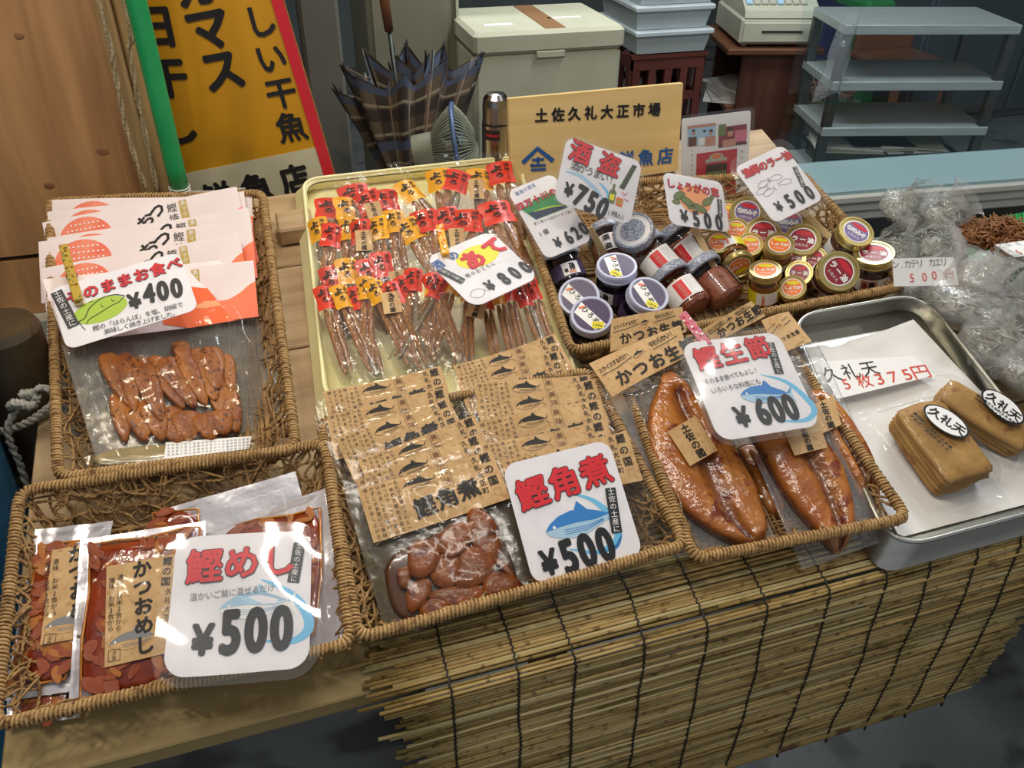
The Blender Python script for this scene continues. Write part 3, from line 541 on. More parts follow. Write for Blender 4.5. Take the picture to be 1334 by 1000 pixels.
# ---------------------------------------------------------------- display board (slopes towards the customer)
t = thing('display_board', 'sloping plank display board carrying all the baskets and trays', 'table', BM)
BT = .022; bx0, bx1, bv0, bv1 = -.605, 1.32, -.365, .50
vcuts = [-.365, -.20, -.03, .14, .315, .50]
for a, b in zip(vcuts, vcuts[1:]):
    e1 = bx1 if b < .15 else .635; mb = MB(); mb.bbox(((bx0 + e1) / 2, (a + b) / 2, -BT / 2 - .002), (e1 - bx0, b - a - .003, BT), 'boardwood' if a > -.3 else 'edgewood', .002); mb.build('plank', t)
mb = MB(); mb.bbox(((bx0 + bx1) / 2, bv0 + .02, -BT - .012), (bx1 - bx0 - .004, .03, .018), 'edgewood', .002); mb.build('front_rail', t)
mb = MB(); mb.bbox(((bx0 + .635) / 2, bv1 - .02, -BT - .021), (.635 - bx0 - .004, .03, .036), 'edgewood', .002); mb.build('rear_rail', t)
for u in (-.42, .0, 1.2):
    for v in (-.20, .44 if u < 1 else .1):
        q = BM @ V((u, v, -.06)); mb = MB(); mb.bbox((0, 0, q.z / 2), (.045, .045, q.z), 'edgewood', .003); mb.build('leg', t, BMI @ MX.Translation((q.x, q.y, 0)))
q1, q2 = BM @ V((-.10, -.26, -.07)), BM @ V((-.40, -.22, -.40)); mb = MB(); O = (q1 + q2) / 2; d = q1 - q2; M = MX.Translation(O) @ d.to_track_quat('Z', 'Y').to_matrix().to_4x4(); mb.bbox((0, 0, 0), (.06, .03, d.length), 'boardwood', .003); mb.build('diagonal_brace', t, BMI @ M)
q = GZ(255, 975, .42); mb = MB(); mb.bbox((0, 0, .345), (.34, .10, .69), 'concrete', .006); tag(mb.build('concrete_block', None, MX.Translation((-.10, .62, .0))), 'grey concrete block under the left end of the display board', 'block')
mb = MB(); mb.bbox((0, 0, .33), (.07, .03, .66), 'steeldark', .004); tag(mb.build('steel_upright', None, MX.Translation((-.405, .505, 0))), 'grey steel upright under the bottom left corner of the display board', 'post')
mb = MB(); mb.bbox((0, 0, 0), (.055, .05, .03), 'boardwood', .003); q = B(385, 295, .016); tag(mb.build('wooden_block', None, BM @ MX.Translation(q)), 'small wooden block on the board between the header bags and the yellow tray', 'block')
# ---------------------------------------------------------------- reed blind over the front edge
mz = BM @ V((-.25, bv0, 0)); t = thing('reed_blind', 'natural reed blind bound with black string, draped over the front edge of the board', 'blind', BM)
vers = []
for k in range(10):
    mb = MB(); pts = [(x, .0012 * nz(x * 9, k * 3.1, 1, 2), .0010 * nz(x * 9, k * 3.1, 1, 8)) for x in [i / 6 for i in range(7)]]; mb.tube(pts, [.0020 + .0003 * rnd.random() for _ in pts], ['reed', 'reed', 'reedpale', 'reed', 'reeddark', 'reed', 'reedpale', 'reed', 'reed', 'reeddark'][k], 6)
    o = mb.build('reed', t); vers.append(o.data); bpy.data.objects.remove(o)
down = (BMI.to_3x3() @ V((0, 0, -1))).normalized(); path = []; s = 0
top_n = 36; pitch = .0038
for i in range(top_n): path.append((V((0, -.365 - .012 + pitch * (top_n - i) , .0035)), V((0, 0, 1))))
c0 = V((0, -.377, -.010))
for k in range(1, 6): a = math.radians(90 - 0 + k * 17); path.append((c0 + V((0, .0135 * math.cos(a), .0135 * math.sin(a))), V((0, math.cos(a), math.sin(a)))))
e0 = path[-1][0]; nh = 78
for i in range(1, nh): path.append((e0 + down * (pitch * i) + V((0, -.006 * math.sin(i / nh * 3.1) , 0)), V((0, -1, .15))))
for i, (P, N) in enumerate(path):
    cut = -.25 + rnd.gauss(0, .012) + (.02 if i > 40 else 0); end = .60 + rnd.gauss(0, .012) - max(0, i - 60) * .0006; mid = rnd.uniform(-.05, .45)
    for a, b in ((cut, mid + rnd.uniform(.0, .02)), (mid, end)):
        sag = rnd.uniform(-.0012, .0012); o = link('reed', rnd.choice(vers), t, MX.Translation(P + V((a, 0, 0)) + N * sag) @ MX.Rotation(rnd.gauss(0, .0028), 4, 'Z') @ MX.Rotation(rnd.gauss(0, .0022), 4, 'Y') @ MX.Rotation(rnd.random() * 6, 4, 'X') @ MX.Diagonal((b - a, rnd.uniform(.85, 1.1), rnd.uniform(.85, 1.1), 1)))
for k, (px, py) in enumerate(((582, 878), (669, 858), (743, 845), (833, 821), (917, 808), (997, 789), (1077, 768), (1152, 749), (1212, 735), (1275, 722), (1330, 706))):
    u = B(px, py, .0).x; mb = MB(); pts = []; ph = rnd.random() * 9
    for i, (P, N) in enumerate(path):
        sgn = 1 if i % 2 else .4; pts.append(P + N.normalized() * (.0026 + .0009 * sgn) + V((u + .004 * nz(i * .06, ph, 1, 3) + (.0009 if i % 2 else -.0009), 0, 0)))
    mb.tube(pts, .0011, 'blackplastic', 5); P, N = path[-1]; mb.tube([P + V((u, -.003, 0)), P + V((u + .002, -.005, -.01)) + down * .012], .0018, 'blackplastic', 5); mb.build('binding_string', t)
P, N = path[-1]; mb = MB(); mb.tube([P + V((-.21, 0, 0)) + down * .006, P + V((.52, 0, 0)) + down * .006], .0065, 'reeddark', 8); mb.build('bottom_rod', t)
# ---------------------------------------------------------------- baskets
def basket(label, cor, h, seed, inset=.035, dens=1.0, lift=0):
    rd = random.Random(seed); q = [B(x, y, h) for x, y in cor]; c = sum(q, V((0, 0, 0))) / 4; O = V((c.x, c.y, lift)); q = [p - O for p in q]        # TL TR BR BL
    bt = []
    for p in q: d = V((p.x, p.y, 0)); bt.append(V((p.x, p.y, 0)) - V((math.copysign(inset, p.x), math.copysign(inset, p.y), 0)) + V((0, 0, .006)))
    t = thing('wicker_basket', label, 'basket', BM @ MX.Translation(O))
    def loop(cs, r):
        out = []; n = 4
        for i in range(4):
            p = cs[i]; a = cs[i - 1]; b = cs[(i + 1) % 4]; pa_ = p + (a - p).normalized() * r; pb_ = p + (b - p).normalized() * r
            arc = bez([pa_, p, pb_], 5); nx = cs[(i + 1) % 4]; e = nx + (p - nx).normalized() * r; m = max(2, int((e - pb_).length / .012)); out += arc + [pb_.lerp(e, k / m) for k in range(1, m)]
        return out
    lp = loop(q, .016); lp = [p + V((0, 0, .0025 * nz(p.x * 9, p.y * 9, 1, seed))) for p in lp]
    mb = MB(); mb.tube(lp, .0042, 'wicker_rim', 6, closed=True)
    # coil wrapped round the rim
    seg = []; tot = 0; n = len(lp)
    for i in range(n): tot += (lp[(i + 1) % n] - lp[i]).length
    turns = int(tot / .0041); per = 9; N = turns * per; vs = []; i = 0; acc = 0; k = 0; pts = []
    for s_ in range(N):
        d = tot * s_ / N
        while d > acc + (lp[(i + 1) % n] - lp[i]).length: acc += (lp[(i + 1) % n] - lp[i]).length; i += 1
        i %= n; a, b = lp[i % n], lp[(i + 1) % n]; T = (b - a).normalized(); P = a.lerp(b, (d - acc) / (b - a).length); sd = T.cross(V((0, 0, 1))).normalized(); up = sd.cross(T); f = 2 * math.pi * s_ / per
        pts.append(P + (sd * math.cos(f) + up * math.sin(f)) * (.0052 + .0004 * math.sin(s_ * .37)))
    mb.tube(pts, .0018, 'wicker_rim', 4, closed=True); o = mb.build('rim', t)
    def cord(mb, pts, r): twist(mb, pts, r, 'wicker', turns=max(3, int(sum((b - a).length for a, b in zip(pts, pts[1:])) / .012)), n=4) if rd.random() < .5 else mb.tube(crom(pts, 5), r, 'wicker', 5)
    for sidx in range(4):
        A, Bq = q[sidx], q[(sidx + 1) % 4]; a0, b0 = bt[sidx], bt[(sidx + 1) % 4]; Ls = (Bq - A).length; nn = V((0, 0, 1)).cross(Bq - A).normalized(); mb = MB()
        P = lambda s_, t_: (A.lerp(Bq, s_)).lerp(a0.lerp(b0, s_), t_)
        for k in range(int(Ls * 120 * dens)):
            s0 = rd.uniform(0, 1); s1 = s0 + rd.gauss(0, .035 / Ls); pts = []
            for j in range(5): u = j / 4; pts.append(P(min(1, max(0, s0 * (1 - u) + s1 * u + rd.gauss(0, .008 / Ls))), u * .98 + .01) + nn * rd.gauss(0, .0028))
            cord(mb, pts, rd.uniform(.0013, .0021))
        for k in range(int(9 * dens)):
            tt = rd.uniform(.1, .95); s0 = rd.uniform(0, .4); s1 = s0 + rd.uniform(.3, .6); m = 9
            cord(mb, [P(min(1, s0 + (s1 - s0) * j / m), min(.98, max(.02, tt + rd.gauss(0, .16)))) + nn * rd.gauss(0, .0028) for j in range(m + 1)], rd.uniform(.0014, .002))
        for tt in (.3, .62): cord(mb, [P(j / 14, tt + rd.gauss(0, .02)) + nn * rd.gauss(0, .002) for j in range(15)], .0017)
        o = mb.build('woven_side', t); o['kind'] = 'stuff'
    mb = MB(); lb = loop(bt, .012); mb.tube(lb, .004, 'wicker', 6, closed=True)
    for k in range(int(70 * dens)):
        horiz = k % 2; u0 = rd.random(); m = 7
        def Q(a, b): return bt[0].lerp(bt[1], a).lerp(bt[3].lerp(bt[2], a), b)
        pts = [Q(j / m, min(1, max(0, u0 + rd.gauss(0, .012)))) if horiz else Q(min(1, max(0, u0 + rd.gauss(0, .012))), j / m) for j in range(m + 1)]
        mb.tube(crom([p + V((0, 0, rd.uniform(-.001, .0012))) for p in pts], 3), rd.uniform(.0013, .0019), 'wicker', 4)
    o = mb.build('woven_bottom', t); o['kind'] = 'stuff'
    return t
RH = .062
basket('tall upright-format wicker basket at the back left, holding the pink header bags', [(64, 262), (342, 252), (386, 586), (76, 622)], RH, 11)
basket('wide wicker basket at the front left corner, holding the amber fish-rice bags', [(26, 640), (424, 578), (458, 838), (-8, 946)], RH, 12)
basket('wicker basket in the front middle, filled with kraft-labelled stewed fish bags', [(418, 548), (768, 484), (893, 710), (467, 832)], RH, 13, lift=.007)
basket('low wicker basket of smoked fillets, right of the front middle basket', [(800, 466), (1012, 430), (1182, 675), (904, 728)], .060, 14, inset=.03, lift=.008)
basket('wide dark wicker basket at the back holding all the jars', [(672, 246), (1046, 226), (1177, 372), (744, 457)], .050, 15, inset=.02)
# ---------------------------------------------------------------- trays
def tray(name, label, cat, cor, h, m, rad, wall, rim, floorw, lift=0):
    q = [B(x, y, h) for x, y in cor]; c = sum(q, V((0, 0, 0))) / 4; O = V((c.x, c.y, lift)); q = [p - O for p in q]; h -= lift; t = thing(name, label, cat, BM @ MX.Translation(O))
    def loop(off, z, r):
        cs = []
        for p in q: cs.append(V((p.x + math.copysign(off, p.x), p.y + math.copysign(off, p.y), z)))
        out = []
        for i in range(4):
            p = cs[i]; a = cs[i - 1]; b = cs[(i + 1) % 4]; out += bez([p + (a - p).normalized() * r, p, p + (b - p).normalized() * r], 8)
        return out
    mb = MB(); lv = [loop(0, h - .004, rad), loop(0.0015, h, rad), loop(-.004, h + .001, rad), loop(-.006, h - .003, rad), loop(-wall * .6 - .006, floorw + .012, rad * .9), loop(-wall - .008, floorw, rad * .7)]
    if rim: lv = [loop(rim, h - .006, rad + rim), loop(rim, h - .001, rad + rim), loop(rim - .003, h + .0008, rad + rim)] + lv[2:]
    n = len(lv[0]); vs = [p for l in lv for p in l]
    mb.add(vs, [(r * n + i, r * n + (i + 1) % n, (r + 1) * n + (i + 1) % n, (r + 1) * n + i) for r in range(len(lv) - 1) for i in range(n)], m, True)
    mb.add(lv[-1], [tuple(range(n))], m); outer = [loop(rim if rim else 0, h - .006, rad), loop(-wall * .5, .012, rad * .9), loop(-wall, .001, rad * .7)]
    mb.add([p for l in outer for p in l], [(r * n + i, r * n + (i + 1) % n, (r + 1) * n + (i + 1) % n, (r + 1) * n + i) for r in range(2) for i in range(n)], m, True); mb.add(outer[-1], [tuple(range(n))], m)
    mb.build('tray_body', t); mb = MB(); mb.tube(lv[1] if rim else lv[2], .0028, m, 8, closed=True); mb.build('rolled_rim', t); return t
tray('plastic_tray', 'pale yellow plastic tray full of orange and red snack packets', 'tray', [(398, 236), (672, 206), (748, 500), (428, 520)], .032, 'yellowtray', .03, .012, 0, .006)
tray('steel_tray', 'shallow stainless steel tray lined with white paper at the right', 'tray', [(1036, 414), (1200, 386), (1400, 645), (1163, 708)], .045, 'traysteel', .045, .010, .006, .004, .008)
# ---------------------------------------------------------------- printed price cards
def ztab(mb, L, a, b, w, txt, z):            # black tab with upright white characters, a = top centre, b = bottom centre
    A, Bq = L(*a), L(*b); d = (Bq - A).to_2d(); t_ = d.normalized(); n = V((-t_.y, t_.x)) * w / 2; A2, B2 = A.to_2d(), Bq.to_2d()
    mb.poly([A2 - n, B2 - n, B2 + n, A2 + n], 'tabblack', z); m = len(txt); q0 = A2 + d * (.5 / m); q1 = A2 + d * ((m - .5) / m); mb.row(txt, q0, q1, min(w * .86, d.length / m * .98), 'white', z + .0006, .01, 1, True)
def outlined(mb, txt, a, b, size, L, z, bold=.045, m='red', sx=1, under='black', shear=0):
    p0, p1 = L(*a), L(*b); mb.row(txt, p0, p1, size, under, z, bold + .035, sx, shear=shear); mb.row(txt, p0, p1, size, m, z + .0003, bold, sx, shear=shear)
def plain(mb, txt, a, b, size, L, z, bold=.02, m='black', sx=1, vert=False, shear=0): mb.row(txt, L(*a), L(*b), size, m, z, bold, sx, vert, shear)
def swoosh(mb, L, pts, ws, z, m='skyblue'):
    q = [p.to_2d() for p in crom([L(*p) for p in pts], 8)]; n = len(q); mb.stroke(q, [max(.0001, ws[0] + (ws[1] - ws[0]) * math.sin(math.pi * i / (n - 1)) ) for i in range(n)], m, z)
def blob(mb, L, c, rx, ry, m, z, rot=0, n=28):
    C = L(*c).to_2d(); ca, sa = math.cos(rot), math.sin(rot); mb.poly([(C.x + rx * math.cos(t_) * ca - ry * math.sin(t_) * sa, C.y + rx * math.cos(t_) * sa + ry * math.sin(t_) * ca) for t_ in [2 * math.pi * k / n for k in range(n)]], m, z)
FT = [(-.5, .02), (-.42, .10), (-.28, .17), (-.1, .20), (.1, .17), (.28, .09), (.38, .035), (.5, .17), (.46, 0), (.5, -.17), (.38, -.035), (.25, -.08), (.05, -.14), (-.15, -.15), (-.33, -.11), (-.45, -.05)]
def fish(mb, c, s, rot, z, top='ink', belly=None, fl=1, eye='white'):
    ca, sa = math.cos(rot), math.sin(rot); T = lambda x, y: (c[0] + s * (x * ca * fl - y * sa), c[1] + s * (x * sa * fl + y * ca))
    pts = [T(*p) for p in FT]; pts = pts if fl > 0 else pts[::-1]; mb.poly(pts[::-1], belly or top, z)
    if belly:
        bk = [T(*p) for p in FT[:8]] + [T(.42, .02), T(.2, .0), T(-.1, .03), T(-.3, .03)]; mb.poly((bk if fl > 0 else bk[::-1])[::-1], top, z + .0001)
        for k in range(3): mb.stroke([T(-.25, -.02 - .03 * k), T(.05, -.05 - .025 * k), T(.3, -.02 - .01 * k)], s * .008, top, z + .0002)
    fin = [T(-.05, .19), T(.02, .30), T(.12, .17)]; mb.poly(fin if fl < 0 else fin[::-1], top, z)
    e = T(-.37, .045); mb.poly([(e[0] + s * .022 * math.cos(a), e[1] + s * .022 * math.sin(a)) for a in [k * .785 for k in range(8)]], eye, z + .0003)
def card(label, TL, TR, BL, h, th0, draw, lam=0.0, th=.0006, rad=.011, asp=None, warp=None, ph0=0, w=.6, name='price_card', M=None):
    P = M or pose(TL, TR, BL, h, th0, asp, w=w, ph0=ph0); t = thing(name, label, 'price card', P.M)
    a, b, c = P.l(TL), P.l(TR), P.l(BL); x0 = (a.x + c.x) / 2; y1 = (a.y + b.y) / 2; x1 = x0 + P.W; y0 = y1 - P.H; mb = MB(); mb.X = warp
    def cf(u, v, zz=.0004, rad=rad):
        x = x0 + (x1 - x0) * u; y = y0 + (y1 - y0) * v; hx_, hy_ = (x1 - x0) / 2, (y1 - y0) / 2; mx, my = (x0 + x1) / 2, (y0 + y1) / 2; dx = max(0, abs(x - mx) - (hx_ - rad)); dy = max(0, abs(y - my) - (hy_ - rad))
        if dx > 0 and dy > 0: # squash the corner square onto the quarter disc
            d = math.hypot(dx, dy); k = max(dx, dy) / d; x = mx + math.copysign(hx_ - rad + dx * k, x - mx); y = my + math.copysign(hy_ - rad + dy * k, y - my)
        return V((x, y, zz))
    mb.grid(cf, 40, 40, 'card', False); n_ = 40; mb.grid(lambda u, v: cf(1 - u, v, -.0004), 40, 40, 'card', False)
    edge = [(i / n_, 0) for i in range(n_)] + [(1, i / n_) for i in range(n_)] + [(1 - i / n_, 1) for i in range(n_)] + [(0, 1 - i / n_) for i in range(n_)]; E_ = len(edge)
    mb.add([cf(u, v) for u, v in edge] + [cf(u, v, -.0004) for u, v in edge], [(i, E_ + i, E_ + (i + 1) % E_, (i + 1) % E_) for i in range(E_)], 'card'); face = mb.build('card_face', t)
    mb = MB(); mb.X = warp; draw(mb, P.l, P); mb.build('print', face)
    if lam:
        mb = MB(); nx, ny = 26, 26; X0, X1, Y0, Y1 = x0 - lam, x1 + lam, y0 - lam, y1 + lam; r = rad + lam
        def fn(u, v):
            x = X0 + (X1 - X0) * u; y = Y0 + (Y1 - Y0) * v; dx = max(0, abs(x - (X0 + X1) / 2) - ((X1 - X0) / 2 - r)); dy = max(0, abs(y - (Y0 + Y1) / 2) - ((Y1 - Y0) / 2 - r)); d = math.hypot(dx, dy)
            if d > r: k = r / d; x = (X0 + X1) / 2 + math.copysign((X1 - X0) / 2 - r + dx * k, x - (X0 + X1) / 2); y = (Y0 + Y1) / 2 + math.copysign((Y1 - Y0) / 2 - r + dy * k, y - (Y0 + Y1) / 2)
            return V((x, y, .0030 + .0008 * nz(x, y, 22, seed_(label))))
        mb.X = warp; mb.grid(fn, nx, ny, 'laminate'); mb.build('clear_laminate', t)
    P.t = t; P.rect = (x0, y0, x1, y1); return P
def seed_(s): return sum(map(ord, s)) % 97
Z0, Z1, Z2 = .0007, .0010, .0014
# stewed bonito card
z = Zm(430, 560, .315)
def d_kaku(mb, l, P):
    L = lambda x, y: l(z(x, y)); s = P.W
    swoosh(mb, L, [(1000, 262), (1085, 290), (1150, 345), (1190, 420), (1175, 470), (1100, 505), (990, 492)], (.0008, .0085), Z0); swoosh(mb, L, [(1205, 432), (1185, 480), (1140, 500)], (.0005, .004), Z0, 'blue')
    c = L(1040, 385); fish(mb, c, s * .66, math.radians(2) + P.tilt, Z1, 'blue', 'paleblue', 1, 'white')
    outlined(mb, '鰹角煮', (835, 262), (1095, 172), s * .285, L, Z2); plain(mb, '500', (985, 518), (1135, 468), s * 0.389, L, Z2, .060, sx=.70); plain(mb, '¥', (905, 545), (905, 545), s * 0.281, L, Z2, .060, sx=.85)
    ztab(mb, L, (1157, 240), (1185, 425), s * .095, '土佐の土産に', Z2 + .0003)
def tiltfix(P, a, b): p, q = P.l(a), P.l(b); P.tilt = math.atan2(q.y - p.y, q.x - p.x)
def mkcard(label, TL, TR, BL, h, th0, draw, base, **k):
    P = pose(TL, TR, BL, h, th0, k.pop('asp', None), w=k.pop('w', .6), ph0=k.pop('ph0', 0)); tiltfix(P, *base); return card(label, TL, TR, BL, h, th0, draw, M=P, **k)
def rowsize(P, a, b, n): return (P.l(b) - P.l(a)).length / (n - 1)
mkcard('white price card reading ¥500 with a blue fish, leaning in the front middle basket', (654, 606), (793, 572), (695, 763), .085, .40, d_kaku, ((654, 606), (793, 572)), rad=.016)
z2_ = Zm(50, 320, .225)
def d_hara(mb, l, P):
    L = lambda x, y: l(z2_(x, y)); s = P.W
    blob(mb, L, (360, 372), s * .205, s * .108, 'lime', Z0, P.tilt * 0 + .05)
    for pts, w in (([(235, 440), (270, 420), (300, 360), (370, 305), (440, 285), (500, 290)], 2.6), ([(280, 455), (300, 425), (350, 395), (420, 350), (470, 325), (500, 290)], 2.2), ([(255, 470), (275, 490)], 2), ([(235, 440), (262, 480)], 2), ([(365, 335), (368, 355), (385, 352)], 1.6), ([(425, 308), (430, 322), (445, 318)], 1.6), ([(290, 330), (320, 322)], 1.4)):
        mb.stroke([p.to_2d() for p in crom([L(*p) for p in pts], 6)], w * .00045, 'black', Z1)
    outlined(mb, 'そのままお食べ', (205, 300), (785, 110), s * .125, L, Z2, .04); plain(mb, '400', (640, 275), (800, 243), s * 0.236, L, Z2, .060, sx=.70); plain(mb, '¥', (558, 320), (558, 320), s * 0.184, L, Z2, .060, sx=.85)
    plain(mb, '鰹の「はらんぼ」を塩、胡椒で', (335, 478), (820, 345), s * .052, L, Z2, .008); plain(mb, '美味しく焼き上げました。', (400, 498), (795, 392), s * .052, L, Z2, .008)
    ztab(mb, L, (105, 268), (208, 470), s * .088, '土佐の土産に', Z2)
PH = mkcard('white price card reading ¥400 with a green fish patch, clipped on the pink header bags', (65, 377), (233, 328), (87, 456), .118, .30, d_hara, ((65, 377), (233, 328)), rad=.012)
zm_ = Zm(200, 680, .22)
def wave_m(p): return V((p.x, p.y, p.z + .0022 * math.sin((p.x + p.y * .3) * 46) + .0010 * math.sin(p.y * 60 + p.x * 30)))
def d_meshi(mb, l, P):
    L = lambda x, y: l(zm_(x, y)); s = P.W
    swoosh(mb, L, [(640, 345), (760, 395), (860, 470), (920, 580), (900, 660), (800, 710), (640, 700)], (.0008, .0095), Z0); fish(mb, L(620, 500), s * .56, P.tilt + .04, Z1, 'paleblue', 'white')
    outlined(mb, '鰹めし', (300, 262), (740, 228), s * .27, L, Z2, .04); plain(mb, '温かいご飯に混ぜるだけ!', (235, 440), (742, 392), s * .062, L, Z2, .004, m='grey', sx=.9)
    plain(mb, '500', (455, 640), (760, 620), s * 0.425, L, Z2, .060, sx=.70); plain(mb, '¥', (290, 690), (290, 690), s * 0.292, L, Z2, .060, sx=.85); ztab(mb, L, (865, 122), (828, 360), s * .088, '土佐の土産に', Z2)
PM_ = mkcard('laminated price card reading ¥500 over the amber fish-rice bags, catching the lamp glare', (229, 699), (405, 691), (213, 884), .092, .18, d_meshi, ((231, 699), (403, 691)), rad=.02, lam=.010, warp=wave_m)
zn = Zm(760, 380, .36)
def d_nama(mb, l, P):
    L = lambda x, y: l(zn(x, y)); s = P.W
    swoosh(mb, L, [(640, 300), (730, 325), (800, 380), (835, 430), (800, 465), (700, 468)], (.0006, .0075), Z0); fish(mb, L(665, 375), s * .52, P.tilt - .1, Z1, 'blue', 'paleblue')
    outlined(mb, '鰹生節', (445, 243), (630, 205), s * .245, L, Z2, .04); plain(mb, 'そのまま食べてもよし!', (445, 328), (622, 285), s * .062, L, Z2, .004, sx=.9); plain(mb, 'いろいろな料理にも…', (470, 360), (650, 322), s * .062, L, Z2, .004, sx=.9)
    plain(mb, '600', (645, 432), (745, 415), s * 0.342, L, Z2, .060, sx=.70); plain(mb, '¥', (573, 452), (573, 452), s * 0.259, L, Z2, .060, sx=.85); ztab(mb, L, (672, 185), (708, 298), s * .088, '土佐の土産に', Z2)
PN = mkcard('laminated price card reading ¥600 pegged over the smoked bonito fillets', (885, 448), (1012, 432), (938, 575), .125, .25, d_nama, ((885, 448), (1012, 432)), rad=.018, lam=.009)
za = Zm(380, 200, .285)
def d_ate(mb, l, P):
    L = lambda x, y: l(za(x, y)); s = P.W
    blob(mb, L, (850, 470), s * .30, s * .17, 'yellow', Z0, P.tilt)
    outlined(mb, 'あて', (828, 488), (925, 428), s * .30, L, Z2, .05, under='red'); outlined(mb, '酒の', (668, 512), (738, 470), s * .145, L, Z2, .05, 'signblue', under='white'); plain(mb, '鰹のおともに……', (805, 560), (965, 485), s * .07, L, Z2, .005, sx=.9)
    plain(mb, '800', (968, 572), (1065, 520), s * 0.271, L, Z2, .060, sx=.70); plain(mb, '¥', (905, 605), (905, 605), s * 0.205, L, Z2, .060, sx=.85); ztab(mb, L, (670, 530), (785, 588), s * .10, '土佐の土産に', Z2)
    for c, r in (((850, 640), .05),):
        C = L(*c).to_2d(); q = [(C.x + r * 1.9 * s * math.cos(a), C.y + r * 1.3 * s * math.sin(a)) for a in [k * .4 for k in range(17)]]; mb.stroke(q, .0005, 'black', Z1); mb.stroke([(C.x + r * s * 1.8, C.y), (C.x + r * s * 3, C.y + r * s), (C.x + r * s * 3, C.y - r * s), (C.x + r * s * 1.8, C.y)], .0005, 'black', Z1)
PA = mkcard('diamond-turned price card reading ¥800 with a yellow patch, pegged on the orange snack packets', (552, 337), (638, 301), (618, 401), .098, .3, d_ate, ((552, 337), (638, 301)), rad=.018, lam=.004)
zs_ = Zm(660, 200, .39)
def d_shi(mb, l, P):
    L = lambda x, y: l(zs_(x, y)); s = P.W
    q = [L(45, 185), L(150, 125), L(205, 180), L(98, 222)]; mb.poly([p.to_2d() for p in q][::-1], 'green', Z0); q = [L(70, 200), L(190, 165), L(200, 180), L(98, 220)]; mb.poly([p.to_2d() for p in q][::-1], 'navy', Z0 + .0001)
    swoosh(mb, L, [(90, 195), (140, 180), (195, 172)], (.0005, .003), Z1, 'lime')
    outlined(mb, '四万十川のり', (45, 178), (178, 118), s * .16, L, Z2, .04, sx=1.0); plain(mb, '最後の清流', (35, 135), (88, 108), s * .09, L, Z2, .01, 'signblue'); plain(mb, '香り豊かな四万十をご飯に', (95, 235), (218, 192), s * .062, L, Z2, .005)
    plain(mb, '620', (205, 280), (255, 250), s * 0.354, L, Z2, .060, sx=.70); plain(mb, '¥', (170, 298), (170, 298), s * 0.259, L, Z2, .060, sx=.85); plain(mb, '1個', (112, 270), (130, 262), s * .11, L, Z2, .02)
mkcard('price card reading ¥620 with a river picture, at the left end of the jar basket', (660, 249), (720, 226), (712, 338), .105, .5, d_shi, ((660, 249), (720, 226)), rad=.012, lam=.005)
zt_ = Zm(640, 100, .27)
def d_shu(mb, l, P):
    L = lambda x, y: l(zt_(x, y)); s = P.W
    swoosh(mb, L, [(355, 455), (430, 480), (500, 540), (545, 600)], (.001, .006), Z0, 'paleblue'); swoosh(mb, L, [(520, 510), (560, 560), (560, 620)], (.001, .004), Z0, 'skyblue')
    outlined(mb, '酒盗', (428, 366), (568, 424), s * .28, L, Z2, .045); plain(mb, '酒がうまい!', (402, 432), (578, 498), s * .115, L, Z2, .01)
    plain(mb, '750', (430, 572), (535, 632), s * 0.354, L, Z2, .060, sx=.70); plain(mb, '¥', (373, 545), (373, 545), s * 0.216, L, Z2, .060, sx=.85); plain(mb, '(税込)', (568, 655), (632, 675), s * .08, L, Z2, .005)
    q = [L(680, 425), L(702, 432), L(640, 545), L(615, 535)]; mb.poly([p.to_2d() for p in q], 'darkolive', Z1)
    C = L(582, 575).to_2d(); mb.rrect(C.x - s * .045, C.y - s * .09, C.x + s * .045, C.y + s * .07, s * .015, 'olive', Z1); mb.rrect(C.x - s * .016, C.y + s * .05, C.x + s * .016, C.y + s * .15, s * .008, 'olive', Z1); mb.rrect(C.x - s * .03, C.y - s * .05, C.x + s * .03, C.y + s * .02, s * .004, 'yellow', Z1 + .0001)
    C = L(617, 605).to_2d(); mb.rrect(C.x - s * .045, C.y - s * .05, C.x + s * .045, C.y + s * .05, s * .01, 'orange', Z1); mb.rrect(C.x - s * .035, C.y - s * .03, C.x + s * .035, C.y + s * .03, s * .008, 'gold_tag', Z1 + .0001)
    for a, b in (((635, 575), (655, 562)), ((640, 590), (660, 602)), ((628, 568), (636, 555))): mb.stroke([L(*a).to_2d(), L(*b).to_2d()], .001, 'red', Z1)
mkcard('laminated price card reading ¥750 with a bottle and cup, before the wooden signboard', (738, 177), (836, 211), (722, 262), .16, .75, d_shu, ((738, 177), (836, 211)), rad=.014, lam=.005)
zg = Zm(840, 220, .27)
def d_sho(mb, l, P):
    L = lambda x, y: l(zg(x, y)); s = P.W
    blob(mb, L, (240, 150), s * .27, s * .22, 'peach', Z0)
    for c, rx, ry, r in (((165, 130), .10, .05, .5), ((205, 160), .12, .055, -.5), ((260, 190), .12, .05, -.3), ((300, 160), .10, .045, .6), ((150, 160), .06, .03, 0), ((225, 185), .07, .03, .2), ((320, 140), .05, .03, .8)):
        blob(mb, L, c, s * rx * 1.12, s * ry * 1.2, 'darkolive', Z1, r); blob(mb, L, c, s * rx, s * ry, 'olive', Z1 + .0001, r)
    outlined(mb, 'しょうがの恋', (122, 72), (335, 115), s * .145, L, Z2, .04); plain(mb, '500', (245, 240), (355, 258), s * 0.319, L, Z2, .060, sx=.70); plain(mb, '¥', (188, 228), (188, 228), s * 0.238, L, Z2, .060, sx=.85); ztab(mb, L, (357, 148), (362, 232), s * .075, '土佐の土産に', Z2)
mkcard('price card reading ¥500 with a ginger picture on an orange disc, standing among the jars', (862, 224), (939, 237), (874, 292), .11, .7, d_sho, ((862, 225), (939, 238)), rad=.012, lam=.003)
zr = Zm(850, 0, .363)
